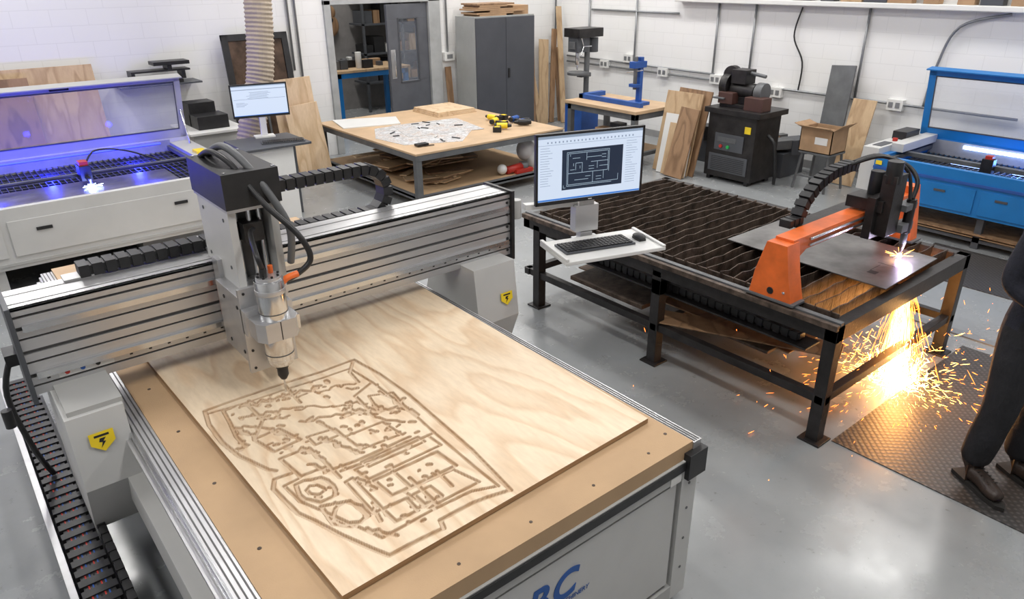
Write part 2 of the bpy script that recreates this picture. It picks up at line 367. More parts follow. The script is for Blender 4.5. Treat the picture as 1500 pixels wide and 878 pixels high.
# spindle
sx,sy=.895,2.585
o.cyl((sx,sy,1.15),(sx,sy,1.325),.056,CHR,n=32); o.cyl((sx,sy,1.325),(sx,sy,1.34),.048,ALU,n=32); o.cyl((sx,sy,1.27),(sx,sy,1.29),.0575,ALU,n=32); o.cyl((sx,sy,1.19),(sx,sy,1.195),.0568,ALUD,n=32)
for k in range(8):
    t=k*math.pi/4; o.cyl((sx+.04*math.cos(t),sy+.04*math.sin(t),1.34),(sx+.04*math.cos(t),sy+.04*math.sin(t),1.347),.005,BLK,n=8)
o.cyl((sx-.02,sy-.01,1.34),(sx-.02,sy-.01,1.375),.014,BLK); o.cyl((sx+.02,sy+.02,1.34),(sx+.02,sy+.02,1.37),.01,ORG)
oc=[]
for (dx,dy) in ((-.085,-.02),(-.06,-.06),(.06,-.06),(.085,-.02),(.085,.095),(-.085,.095)): oc.append((sx+dx,sy+dy))
o.prism(oc,'z',1.085,1.165,ALU); o.box(sx-.095,sx+.1,2.64,2.69,1.08,1.19,ALU)
o.box(sx+.07,sx+.09,sy-.03,sy+.09,1.10,1.16,CHR); o.box(sx-.002,sx+.002,sy-.061,sy-.05,1.086,1.164,BLK)
o.cyl((sx,sy,.99),(sx,sy,1.15),.056,CHR,n=32); o.cyl((sx,sy,.96),(sx,sy,.99),.046,CHR,r1=.056,n=32); o.cyl((sx,sy,1.01),(sx,sy,1.015),.0568,ALUD,n=32)
o.cyl((sx,sy,.94),(sx,sy,.96),.026,BLK); o.cyl((sx,sy,.905),(sx,sy,.94),.022,BLK); o.cyl((sx,sy,.885),(sx,sy,.905),.012,BLK,r1=.022)
o.cyl((sx,sy,.823),(sx,sy,.885),.004,CHR,n=8)
# cables
o.tube([(sx-.02,sy-.01,1.37),(sx-.03,sy,1.43),(.90,2.72,1.47),(.94,2.8,1.46)],.010,BLK)
o.tube([(.89,3.15,1.70),(.89,3.0,1.745),(.92,2.86,1.71),(.97,2.72,1.58),(1.05,2.62,1.46),(1.08,2.6,1.36),(1.02,2.6,1.31),(sx+.05,sy+.02,1.29)],.012,BLK,n=10)
o.tube([(1.02,2.6,1.31),(sx+.075,sy+.018,1.30),(sx+.05,sy+.02,1.28)],.014,ORG,n=10,sub=3)
o.tube([(.92,3.16,1.70),(.93,2.98,1.765),(.96,2.84,1.72),(1.02,2.75,1.58),(1.06,2.72,1.45),(1.06,2.76,1.3)],.015,MID,n=10)
# lower cable tray + chain
o.box(-.02,.0,1.9,4.55,.16,.33,BODY2); o.box(-.02,.16,1.9,4.55,.14,.16,DGR); o.box(-.02,.005,1.9,4.55,.33,.335,ALU)
MB.side=V((1,0,0))
o.chain([(.075,4.5,.30),(.075,1.95,.30)],.12,.045,BLK,.065,.40)
for k,mm in enumerate((RED,BLUD,BLK,RED,BLUD)): o.tube([(.045+.014*k,4.5,.312),(.045+.014*k,1.95,.312)],.0055,mm,n=6,sub=1)
o.chain([(.155,3.0,.36),(.155,1.95,.33)],.03,.03,BLK,.06,.3)
o.box(.03,.09,3.2,3.3,.98,1.03,BLK); o.cyl((-.02,3.25,.7),(-.02,3.25,.78),.02,BLK)
o.tube([(.06,3.3,1.0),(.0,3.34,.8),(.03,3.36,.5),(.07,3.4,.33)],.012,BLK)
CN=o.done(.003)
def sticker(name,c,s,rotz=0,parent=None,tilt=0):
    q=MB(name); q.T=Matrix.Translation(c)@Matrix.Rotation(rotz,4,'Z')@Matrix.Rotation(tilt,4,'X')
    q.prism([(-s/2,s*.4),(s/2,s*.4),(s/2,-s*.15),(0,-s*.55),(-s/2,-s*.15)],'y',-.002,0,YEL)
    q.box(-s*.3,s*.3,-.003,-.002,s*.18,s*.28,BLK); q.prism([(-s*.1,s*.1),(s*.15,s*.1),(s*.02,-s*.05),(s*.12,-s*.08),(-s*.12,-s*.35),(-s*.02,-s*.1),(-s*.15,-s*.06)],'y',-.003,-.002,BLK)
    w=q.done(); w.parent=parent; return w
sticker('warning_sticker_1',(.235,2.757,.79),.085,0,CN,math.radians(-7.6))
sticker('warning_sticker_2',(2.32,2.907,.72),.08,0,CN,math.radians(-7))
LOGO=M('logo_blue',(.01,.09,.35),.4)
def text(name,body,loc,size,mat,rot,parent=None,shear=0,ext=.001,space=1):
    cu=bpy.data.curves.new(name,'FONT'); cu.body=body; cu.size=size; cu.extrude=ext; cu.shear=shear; cu.space_character=space; cu.offset=.004 if size>.1 else 0
    t=bpy.data.objects.new(name,cu); sc.collection.objects.link(t); t.location=loc; t.rotation_euler=rot; cu.materials.append(mat)
    if parent: t.parent=parent
    return t
text('panel_lettering','BC',(1.11,Y0+.002,.455),.16,LOGO,(math.radians(90),0,0),CN,.25,.001,1.2)
text('panel_small_lettering','MACHINERY',(1.24,Y0+.002,.425),.028,LOGO,(math.radians(90),0,0),CN,.2,.0005)
q=MB('rating_label'); q.box(1.80,1.86,Y0-.0075,Y0-.005,.655,.69,WHT); q.done(0,CN)
# ---------------------------------------------------------------- engraved plywood (height field)
zt=.822
cor=[(.57,1.46),(1.885,1.50),(1.92,3.45),(.52,3.45)]
nx,ny=380,560
s_=np.linspace(0,1,nx); t_=np.linspace(0,1,ny); S,T=np.meshgrid(s_,t_)
C=np.array(cor); PX=(1-S)*(1-T)*C[0,0]+S*(1-T)*C[1,0]+S*T*C[2,0]+(1-S)*T*C[3,0]; PY=(1-S)*(1-T)*C[0,1]+S*(1-T)*C[1,1]+S*T*C[2,1]+(1-S)*T*C[3,1]
D=np.full(PX.shape,9.)
strokes=[]
def st(*p,closed=False,w=0.):
    p=list(p); 
    if closed: p.append(p[0])
    strokes.append(([gp(u,v,zt) for u,v in p],w))
def wig(x0,y0,x1,y1,n,a,w=0.):
    st(*[(x0+(x1-x0)*i/n+random.uniform(-a,a),y0+(y1-y0)*i/n+random.uniform(-a,a)*.7) for i in range(n+1)],w=w)
B=-.0015
st((300,602),(350,584),(415,562),(470,545),(518,527),(556,548),(598,578),(628,604),(690,658),(748,718),(716,728),(690,738),(645,762),(650,774),(612,792),(570,814),(540,802),(500,784),(462,764),(436,752),(400,716),(402,702),(432,692),w=.0005)
st((300,602),(306,622),(325,648),(350,668),(392,688),(404,690),w=.001); st((326,600),(336,618),(346,640),(360,654))
st((306,606),(360,590),(420,570),(475,553),(512,540),(545,560),(585,590),(612,612),(636,634),(700,688),(730,712),(690,720),(636,746),(600,766),(560,788),(520,770),(480,752),(440,735),(416,712),(440,700),w=B)
for q4 in ([(520,688),(626,638),(646,652),(540,702)],[(548,704),(640,662),(668,682),(574,726)],[(592,720),(664,688),(702,706),(628,744)],[(606,724),(630,712),(648,726),(622,738)],
  [(372,644),(408,628),(440,644),(402,662)],[(410,672),(452,656),(482,682),(440,698)],[(505,640),(560,618),(588,636),(530,658)],[(470,742),(512,734),(540,756),(516,772),(488,768)],
  [(540,580),(575,575),(590,592),(556,604)],[(516,700),(560,745),(548,752),(506,706)],[(560,746),(596,730),(612,748),(580,764)],[(450,640),(490,628),(500,636),(462,652)],[(530,676),(612,640),(622,647),(540,684)]):
    st(*q4,closed=True,w=B if random.random()<.6 else 0)
def blob(cx,cy,rx,ry,w=0):
    n=14; st(*[(cx+rx*math.cos(6.283*i/n)*random.uniform(.85,1.12),cy+ry*math.sin(6.283*i/n)*random.uniform(.85,1.12)) for i in range(n)],closed=True,w=w)
blob(462,718,30,17,.0005); blob(462,718,13,7,B); blob(512,752,26,16)
st((480,690),(520,676),(600,640)); st((470,670),(498,700)); st((636,634),(560,668),(500,690)); st((640,690),(662,712))
st((600,700),(636,734)); st((575,690),(600,712)); st((415,562),(440,590)); st((470,620),(505,640))
st((360,590),(385,615),(372,644)); st((545,560),(520,580),(540,600),(500,612)); st((518,527),(512,545),(525,560))
for a in ((335,598,430,575),(350,612,440,598),(440,580,520,560),(430,600,540,590),(440,618,560,600),(345,628,370,640),(500,600,600,600),(470,640,500,655),(560,575,610,605),(380,610,420,612),(490,650,530,665),(440,655,470,670),(520,600,590,620),(350,600,470,565),(360,622,430,640)):
    wig(*a,14,5,random.choice([B,0,.001]))
for a in ((545,735,560,765),(520,700,545,712),(600,745,640,735),(455,680,480,690),(540,775,580,785)): wig(*a,6,4)
for i in range(110):
    u=random.uniform(340,610); v=random.uniform(550,665)
    if v<602-(u-300)*.34+10 or v<560+(u-560)*.9: continue
    st((u,v),(u+random.uniform(-6,6),v+random.uniform(-3,3)),w=random.choice([B,0,.003]))
for i in range(40):
    u=random.uniform(420,660); v=random.uniform(680,772); 
    if v>700+(u-420)*.45 +10 or v>775-(u-600)*.5: continue
    st((u,v),(u+random.uniform(-5,5),v+random.uniform(-3,3)),w=random.choice([B,0,.002]))
for s,w in strokes:
    for (ax,ay),(bx,by) in zip(s[:-1],s[1:]):
        mk=(PX>min(ax,bx)-.03)&(PX<max(ax,bx)+.03)&(PY>min(ay,by)-.03)&(PY<max(ay,by)+.03)
        if not mk.any(): continue
        px,py=PX[mk],PY[mk]; dx,dy=bx-ax,by-ay; L2=dx*dx+dy*dy+1e-9
        tt=np.clip(((px-ax)*dx+(py-ay)*dy)/L2,0,1); dd=np.hypot(px-ax-tt*dx,py-ay-tt*dy)-w
        D[mk]=np.minimum(D[mk],dd)
g=np.clip((.008-D)/.003,0,1); g[0,:]=g[-1,:]=g[:,0]=g[:,-1]=0
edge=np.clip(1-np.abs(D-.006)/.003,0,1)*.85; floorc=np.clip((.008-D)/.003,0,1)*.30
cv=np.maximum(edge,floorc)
PZ=zt-.009*g
top=np.stack([PX,PY,PZ],-1).reshape(-1,3)
rim=[*range(nx)]+[j*nx+nx-1 for j in range(1,ny)]+[(ny-1)*nx+i for i in range(nx-2,-1,-1)]+[j*nx for j in range(ny-2,0,-1)]
bot=top[rim].copy(); bot[:,2]=.8025
idx=np.arange(nx*ny).reshape(ny,nx)
fq=np.stack([idx[:-1,:-1],idx[:-1,1:],idx[1:,1:],idx[1:,:-1]],-1).reshape(-1,4).tolist()
N=nx*ny;k=len(rim)
side_f=[[rim[i],N+i,N+(i+1)%k,rim[(i+1)%k]] for i in range(k)]
me=bpy.data.meshes.new('engraved_plywood_sheet'); me.from_pydata(np.vstack([top,bot]).tolist(),[],fq+side_f+[[N+i for i in range(k-1,-1,-1)]])
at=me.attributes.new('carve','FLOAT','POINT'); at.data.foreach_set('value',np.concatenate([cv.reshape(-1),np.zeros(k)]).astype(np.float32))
me.materials.append(PLY); me.materials.append(M('plywood_edge',(.36,.22,.11),.7,0,4,.3,0,40,(1,1,60)))
mi=[0]*len(fq)+[1]*(k+1); me.polygons.foreach_set('material_index',mi); me.update()
ob=bpy.data.objects.new('engraved_plywood_sheet',me); sc.collection.objects.link(ob)
# ---------------------------------------------------------------- monitors
def monitor(name,c,yaw,w,h,cad=True,stand=None):
    o=MB(name); o.T=Matrix.Translation(c)@Matrix.Rotation(yaw,4,'Z')
    b=.013
    o.box(-w/2,w/2,0,.02,-h/2,h/2,BLK); o.box(-w*.3,w*.3,.02,.05,-h*.3,h*.3,BLK)
    o.box(-w/2,w/2,-.006,0,-h/2,-h/2+b*1.6,BLK); o.box(-w/2,w/2,-.006,0,h/2-b,h/2,BLK); o.box(-w/2,-w/2+b,-.006,0,-h/2,h/2,BLK); o.box(w/2-b,w/2,-.006,0,-h/2,h/2,BLK)
    o.box(-w/2+b,w/2-b,-.002,0,-h/2+b*1.6,h/2-b,SCRW)
    def r(x0,x1,z0,z1,m,l=1): o.box(-w/2+x0*w,-w/2+x1*w,-.002-.0006*l,-.002-.0006*(l-1),-h/2+z0*h,-h/2+z1*h,m)
    def ln(x0,z0,x1,z1,t=.0028): 
        if abs(x1-x0)>abs(z1-z0): r(min(x0,x1),max(x0,x1),z0-t,z0+t,SCRL,2)
        else: r(x0-t*.55,x0+t*.55,min(z0,z1),max(z0,z1),SCRL,2)
    r(.02,.98,.93,.965,SCRG); r(.02,.98,.055,.08,SCRB)
    if cad:
        r(.02,.98,.84,.845,SCRG)
        for i in range(24): r(.1+i*.034,.112+i*.034,.865,.89,SCRG,1)
        r(.235,.80,.19,.76,SCRD)
        for a in ((.29,.26,.76,.26),(.29,.70,.66,.70),(.29,.26,.29,.70),(.66,.42,.66,.70),(.76,.26,.76,.35),(.29,.42,.66,.42),(.42,.42,.42,.56),(.5,.56,.66,.56),(.52,.26,.52,.42),(.36,.56,.42,.56),(.33,.63,.40,.63),(.46,.63,.6,.63),(.46,.59,.46,.70),(.36,.46,.36,.56),(.56,.46,.56,.56),(.58,.49,.66,.49),(.62,.30,.62,.42),(.35,.32,.48,.32),
            (.28,.24,.70,.24),(.28,.72,.67,.72),(.28,.24,.28,.72),(.67,.40,.67,.72),(.31,.66,.31,.69),(.34,.52,.34,.56),(.48,.46,.53,.46),(.48,.50,.53,.50),(.45,.36,.50,.36),(.55,.30,.60,.30),(.55,.34,.60,.34),(.60,.65,.64,.65),(.60,.61,.64,.61),(.40,.48,.40,.52),(.31,.47,.35,.47)): ln(*a)
        ln(.25,.22,.25,.26); ln(.25,.22,.27,.22)
        for i in range(16): r(.04,.04+random.uniform(.05,.12),.80-i*.035,.806-i*.035,SCRG)
        for i in range(18): r(.83,.83+random.uniform(.05,.12),.80-i*.035,.806-i*.035,SCRG)
    else:
        for i in range(6): r(.25+random.uniform(0,.1),.6+random.uniform(0,.2),.75-i*.035,.76-i*.035,SCRG)
        for i in range(4): r(.08,.2+random.uniform(0,.1),.45-i*.035,.46-i*.035,SCRG)
        r(.05,.95,.55,.56,SCRG); r(.02,.98,.83,.85,SCRG)
    return o
def keyboard(o,x0,y0,z,w,d,m=BLK):
    o.box(x0,x0+w,y0,y0+d,z,z+.012,DGR if m is BLK else m)
    rows=5; 
    for r_ in range(rows):
        n=18
        for i in range(n):
            if r_==0 and 4<=i<=8: continue
            kx=x0+.01+i*(w-.02)/n; ky=y0+.01+r_*(d-.02)/rows
            o.box(kx+.001,kx+(w-.02)/n-.003,ky+.001,ky+(d-.02)/rows-.003,z+.012,z+.019,m)
    o.box(x0+.01+4*(w-.02)/18,x0+.01+9*(w-.02)/18-.003,y0+.011,y0+.01+(d-.02)/5-.003,z+.012,z+.019,m)
yaw=math.radians(-17)
o=monitor('computer_monitor',(2.94,2.90,1.37),yaw,.69,.405)
o.box(-.05,.05,.03,.07,-.36,.02,WHT); o.box(-.075,.075,.02,.09,-.40,-.24,ALU); o.cyl((0,.08,-.3),(0,.08,-.22),.03,WHT)
o.bar((-.38,.08,-.22),(0,.08,-.24),.05,.03,WHT)
o.box(-.012,.012,-.007,-.006,-.195,-.19,WHT)
CM=o.done(.002)
o=MB('support_arm'); o.bar((2.51,3.16,1.15),(2.56,3.10,1.145),.07,.05,BODY2); o.cyl((2.55,3.10,1.09),(2.55,3.10,1.2),.03,BODY2); o.box(2.493,2.51,3.08,3.24,1.05,1.22,BODY2)
o.done(.004)
o=MB('keyboard_tray'); o.T=Matrix.Translation((2.94,2.90,0))@Matrix.Rotation(yaw,4,'Z')
tz=.93; ty=-.36
o.box(-.32,.31,ty,ty+.35,tz,tz+.022,WHT); o.box(-.32,-.30,ty,ty+.35,tz+.022,tz+.04,WHT); o.box(.29,.31,ty,ty+.35,tz+.022,tz+.034,WHT); o.box(-.08,.08,ty+.1,ty+.43,tz-.03,tz,ALU); o.box(-.04,.04,.02,.08,tz-.03,tz+.035,ALU)
o.done(.004)
o=MB('keyboard'); o.T=Matrix.Translation((2.94,2.90,0))@Matrix.Rotation(yaw,4,'Z'); keyboard(o,-.27,ty+.10,tz+.0225,.44,.16); o.done(.0015)
o=MB('computer_mouse'); o.T=Matrix.Translation((2.94,2.90,0))@Matrix.Rotation(yaw,4,'Z'); o.sphere((.235,ty+.17,tz+.040),.034,BLK,1,1.5,.5); o.box(.212,.258,ty+.13,ty+.21,tz+.0225,tz+.034,BLK); o.done()
# ---------------------------------------------------------------- plasma table
o=MB('plasma_cutting_table')
a0,a1,b0,b1,zt2=3.38,5.02,1.52,4.02,.715
t=.07
for y in (b0,2.68,3.84):
    for x in (a0,a1-t): 
        o.box(x,x+t,y,y+t,0,.66,BLK2); o.box(x-.03,x+t+.03,y-.03,y+t+.03,0,.012,BLK2)
for x in (a0,a1-t): o.box(x,x+t,b0,b1,.62,zt2,BLK2); o.box(x+.01,x+t-.01,b0,b1,.24,.29,BLK2)
for y in (b0,b1-t,2.68): o.box(a0,a1,y,y+t,.62 if y!=2.68 else .5,zt2 if y!=2.68 else .6,BLK2); o.box(a0,a1,y+.01,y+t-.01,.24,.29,BLK2)
o.box(a0-.02,a0+.01,b0,b1,zt2-.02,zt2+.012,RUST); o.box(a0+.11,a0+.12,b0+.06,b1-.06,.62,.735,RUST); o.box(a1-.12,a1-.11,b0+.06,b1-.06,.62,.735,RUST)
o.box(a0+.85,a0+.87,b0+.06,b1-.06,.6,.69,RUST)
o.box(a0+.015,a0+.05,b0,b1,zt2,zt2+.02,MID)
o.box(a0+.08,a1-.08,b0+.3,b1-.05,.56,.565,BLK)
y=b0+.1
while y<b1-.08:
    j=random.uniform(-.006,.006); n=16; xs=[a0+.1+(a1-a0-.2)*i/n for i in range(n+1)]
    zz=[.748+random.uniform(-.012,.007) for _ in xs]; yy=[y+j+random.uniform(-.0025,.0025) for _ in xs]
    for i in range(n):
        o.hexa([(xs[i],yy[i],.62),(xs[i+1],yy[i+1],.62),(xs[i+1],yy[i+1]+.007,.62),(xs[i],yy[i]+.007,.62),(xs[i],yy[i],zz[i]),(xs[i+1],yy[i+1],zz[i+1]),(xs[i+1],yy[i+1]+.007,zz[i+1]),(xs[i],yy[i]+.007,zz[i])],RUST)
    y+=.088
MB.side=V((1,0,0)); o.chain([(a0+.13,3.75,.53),(a0+.13,1.75,.53)],.07,.05,BLK,.055,.25); o.box(a0+.05,a0+.2,1.7,3.8,.49,.502,BLK2)
o.box(a0+.3,a1-.4,b0+.4,b1-.3,.29,.3,WD1) ; o.box(a0+.2,a1-.2,2.0,2.35,.29,.31,RUST)
o.bar((a0+.1,2.75,.3),(a0+.5,1.7,.33),.2,.01,WD1)
o.box(a0+.1,a1-.1,2.9,3.6,.29,.32,RUST)
PT=o.done(.003)
o=MB('orange_gantry')
o.prism([(1.80,.745),(2.06,.745),(2.04,.88),(1.99,1.06),(1.87,1.06),(1.84,.90)],'x',3.38,3.50,ORG)
o.box(3.37,3.49,1.78,2.08,.735,.75,MID); o.cyl((3.375,1.93,.79),(3.38,1.93,.79),.02,BLK2); o.cyl((3.375,1.85,.80),(3.38,1.85,.80),.008,CHR)
o.prism([(3.5,.94),(3.62,1.0),(3.62,1.06),(3.5,1.06)],'y',1.88,1.98,ORG)
o.box(3.45,4.86,1.875,1.985,.995,1.075,ORG)
o.box(3.6,4.8,1.86,1.875,1.01,1.025,CHR); o.box(3.6,4.8,1.86,1.875,1.045,1.06,CHR)
o.prism([(1.82,.765),(2.04,.765),(1.99,1.12),(1.87,1.12)],'x',4.80,4.90,ORG)
o.box(4.79,4.92,1.80,2.06,.757,.77,MID)
o.box(4.17,4.40,1.81,1.86,.93,1.18,BLK2); o.box(4.2,4.37,1.78,2.0,1.09,1.16,BLK2); o.box(4.22,4.36,1.74,1.82,.95,1.31,BLK2)
o.cyl((4.26,1.78,1.26),(4.26,1.78,1.39),.045,BLK); o.cyl((4.33,1.9,1.16),(4.33,1.9,1.3),.04,BLK); o.box(4.38,4.47,1.80,1.88,.97,1.16,BLK2)
o.box(4.36,4.5,1.71,1.78,.95,1.0,MID); o.box(4.36,4.5,1.71,1.78,1.08,1.12,MID)
o.cyl((4.46,1.73,.93),(4.46,1.73,1.14),.028,BLK2); o.cyl((4.46,1.73,.86),(4.46,1.73,.93),.02,MID); o.cyl((4.46,1.73,.80),(4.46,1.73,.86),.007,RUST,r1=.02)
o.tube([(4.46,1.73,1.14),(4.5,1.74,1.24),(4.5,1.82,1.32),(4.4,1.95,1.37),(4.25,2.02,1.34)],.014,BLK)
o.tube([(4.43,1.73,1.14),(4.44,1.78,1.30),(4.35,1.9,1.38),(4.2,2.02,1.33)],.011,BLK)
MB.side=V((0,1,0)); cp=[(3.75,2.04,1.11),(3.78,2.04,1.18),(3.9,2.04,1.27),(4.05,2.04,1.31),(4.25,2.04,1.32),(4.36,2.04,1.29)]
o.chain(cp,.07,.06,BLK,.05,.25); o.box(3.7,4.8,1.99,2.08,1.055,1.065,BLK2)
o.chain([(3.62,2.04,1.09),(3.8,2.04,1.09)],.07,.045,BLK,.05,.25)
o.done(.003)
o=MB('steel_plate_workpiece'); zt3=.757
o.prism([(3.94,1.56),(4.64,1.58),(4.68,2.62),(3.96,2.62)],'z',zt3,zt3+.006,SHEET)
for (x,y,dx,dy) in ((4.15,1.75,.12,.004),(4.3,1.68,.004,.1),(4.1,1.7,.05,.05)): o.box(x,x+dx,y,y+dy,zt3+.006,zt3+.0065,BLK)
o.done()
# sparks
H1=E('spark_white',(1,.74,.36),22); H2=E('spark_yellow',(1,.46,.10),12); H3=E('spark_orange',(1,.22,.03),7); ARC=E('plasma_arc',(.8,.6,1),40)
o=MB('plasma_sparks'); G=9.8
def streak(p,v,L,r,m):
    d=v.normalized(); a=d.orthogonal().normalized(); b=d.cross(a)
    p2=p+d*L; vs=[]
    for q,rr in ((p,r*.35),((p+p2)/2,r),(p2,r*.35)):
        for k in range(3):
            t=k*2.0944; vs.append(tuple(q+a*rr*math.cos(t)+b*rr*math.sin(t)))
    o.add(vs,[(i*3+k,i*3+(k+1)%3,(i+1)*3+(k+1)%3,(i+1)*3+k) for i in (0,1) for k in range(3)],m)
org=V((4.42,1.65,.72)); base=V((4.35,1.54,0))
dirm=(base-org).normalized()
for i in range(3400):
    q_=random.random(); sp=random.gauss(0,.07) if q_<.4 else (random.gauss(0,.14) if q_<.82 else random.gauss(0,.26))
    az=random.uniform(0,6.283); v=(dirm+V((math.cos(az),math.sin(az),0))*abs(sp))*random.uniform(2.2,4.5)
    t=random.uniform(0,1)**.9*.24; p=org+v*t+V((0,0,-.5*G*t*t)); vv=v+V((0,0,-G*t))
    if p.z<.03: continue
    L=random.uniform(.03,.16); L=min(L,p.z-.005)
    rad=abs(sp); m=H1 if rad<.06 else (H2 if rad<.2 else H3)
    streak(p,vv,L,random.uniform(.0010,.0021),m)
for i in range(1250):
    az=random.uniform(0,6.283); vh=abs(random.gauss(0,1.35)); v=V((math.cos(az)*vh,math.sin(az)*vh,random.uniform(.3,2.6)))
    t=random.uniform(0,.34); p=base+V((random.gauss(0,.06),random.gauss(0,.06),.01))+v*t+V((0,0,-.5*G*t*t)); vv=v+V((0,0,-G*t))
    if (p.xy-V((3.79,.785))).length<.33: continue
    if p.z<.006: p.z=random.uniform(.009,.014); vv.z=0
    if vv.z<0 and p.z<.05: vv.z*=.2
    streak(p,vv,random.uniform(.008,.055),random.uniform(.001,.002),H1 if vh*t<.08 else (H2 if vh*t<.3 else H3))
for i in range(120):
    p=V((random.gauss(4.25,.5),random.gauss(1.65,.4),random.uniform(.012,.55)))
    if (p.xy-V((3.79,.785))).length<.4: continue
    streak(p,V((random.gauss(0,1),random.gauss(0,1),-1.5)),random.uniform(.006,.03),.0015,H3)
for i in range(26):
    az=random.uniform(0,6.283); v=V((math.cos(az),math.sin(az),random.uniform(.0,.4))); streak(V((4.46,1.73,.778))+v*random.uniform(0,.03),v,random.uniform(.01,.08),.0011,H2)
o.sphere((4.46,1.73,.782),.014,ARC,n=10)
o.done(0,None,False)
# ---------------------------------------------------------------- floor mats
m,nt,b=newmat('checker_plate'); v=coords(nt,(1,1,1),(0,0,math.radians(45)))
ck=nd(nt,'ShaderNodeTexVoronoi'); ck.inputs['Scale'].default_value=34; ck.inputs['Randomness'].default_value=.1; nt.links.new(v,ck.inputs['Vector'])
nt.links.new(ramp(nt,ck.outputs['Distance'],[(.15,(.13,.12,.115)),(.4,(.06,.056,.054))]),b.inputs['Base Color']); b.inputs['Roughness'].default_value=.42; b.inputs['Metallic'].default_value=.4
bp=nd(nt,'ShaderNodeBump'); bp.inputs['Strength'].default_value=.5; bp.inputs['Distance'].default_value=.004; bp.invert=True; nt.links.new(ck.outputs['Distance'],bp.inputs['Height']); nt.links.new(bp.outputs[0],b.inputs['Normal'])
CHK=m
simple('checker_plate_mat',3.47,5.2,.38,1.48,0,.006,CHK)
simple('checker_plate_mat',6.3,7.2,1.2,2.5,0,.006,CHK)
simple('cable_cover_strip',5.35,5.43,-2,2.6,0,.01,GALV)
# ---------------------------------------------------------------- centre workbench
o=MB('workbench_table')
x0,x1,y0,y1,h=4.0,6.12,6.52,8.85,.63
o.box(x0,x1,y0,y1,h-.022,h,TAN); o.box(x0+.005,x1-.005,y0+.005,y1-.005,h-.085,h-.022,MID)
for x in (x0+.01,x1-.08):
    for y in (y0+.01,y1-.08): o.box(x,x+.07,y,y+.07,0,h-.05,MID)
o.box(x0+.02,x1-.02,y0+.02,y1-.02,.12,.15,MDF); o.box(x0+.02,x1-.02,y0+.02,y0+.06,.10,.16,MID); o.box(x0+.02,x0+.06,y0+.02,y1-.02,.10,.16,MID)
o.done(.003)
o=MB('timber_offcuts')
for i in range(34):
    c=V((random.uniform(x0+.5,x1-.75),random.uniform(y0+.85,y1-.5),.16+i*.0055)); L=random.uniform(.4,.8)
    o.obox(c,(L,random.uniform(.07,.32),.016),(0,0,random.uniform(-.6,.8)),random.choice([WD1,WD2,WD2,MDF,WD1,PLYP]))
for i in range(10):
    c=V((random.uniform(x0+.5,x0+.95),random.uniform(y0+.35,y0+.6),.16+i*.006)); 
    o.obox(c,(random.uniform(.3,.6),random.uniform(.07,.2),.016),(0,0,random.uniform(-.4,.5)),random.choice([WD1,WD2,MDF]))
o.done(.002)
o=MB('plywood_panel_stack')
for i in range(3): o.box(5.35+.01*i,5.98-.01*i,8.1+.01*i,8.72,h+i*.02,h+.018+i*.02,PLYP)
o.done(.002)
o=MB('white_panel'); o.prism([(4.06,8.25),(4.75,8.05),(4.95,8.5),(4.2,8.83)],'z',h,h+.012,WHT); o.done()
o=MB('printed_plan_sheet'); o.prism([(4.15,6.98),(4.75,6.72),(5.35,7.3),(5.05,8.0),(4.35,8.0),(4.08,7.5)],'z',h,h+.003,PAPER); o.prism([(4.4,7.3),(5.35,7.1),(5.5,7.9),(4.6,8.03)],'z',h+.0035,h+.006,PAPER); o.done()
o=MB('scattered_hand_tools'); 
for i in range(14): 
    a=random.uniform(0,3); o.obox((random.uniform(4.3,5.25),random.uniform(6.75,7.9),h+.012),(random.uniform(.03,.12),.012,.01),(0,0,a),random.choice([BLK,WHT,DGR,MID]))
o.box(4.20,4.34,6.78,6.86,h+.007,h+.03,BLK)
o.done()
def drill(o,x,y,z,a,c=YEL):
    T0=o.T.copy(); o.T=Matrix.Translation((x,y,z))@Matrix.Rotation(a,4,'Z')
    o.cyl((-.06,0,.045),(.07,0,.045),.035,c); o.cyl((.07,0,.045),(.12,0,.045),.025,BLK,r1=.016); o.cyl((-.09,0,.045),(-.06,0,.045),.03,BLK)
    o.bar((-.02,0,.035),(-.05,-.13,.03),.04,.045,BLK); o.box(-.10,.0,-.19,-.12,0,.06,BLK); o.box(-.08,-.02,-.18,-.13,.06,.065,c); o.T=T0
for (x,y,a,c) in ((5.62,7.25,.5,YEL),(5.85,6.95,2.6,BLK),(5.50,6.95,-.7,YEL),(5.75,7.45,1.7,YEL),(5.9,7.2,.3,BLUD)):
    o=MB('cordless_drill'); drill(o,x,y,h,a,c); o.done(.003)
o=MB('angle_grinder')
o.cyl((5.35,6.68,.20),(5.58,6.68,.22),.045,RED); o.sphere((5.3,6.7,.22),.06,WHT); o.cyl((5.62,6.68,.155),(5.62,6.68,.26),.06,MID); o.box(5.45,5.7,6.60,6.66,.155,.2,RED)
o.done()
o=MB('plastic_bag'); o.cyl((5.82,6.75,.155),(5.82,6.75,.36),.09,WHT,r1=.05); o.sphere((5.78,6.83,.36),.12,M('plastic_film',(.62,.6,.6),.3),1,1,1.15); o.done()
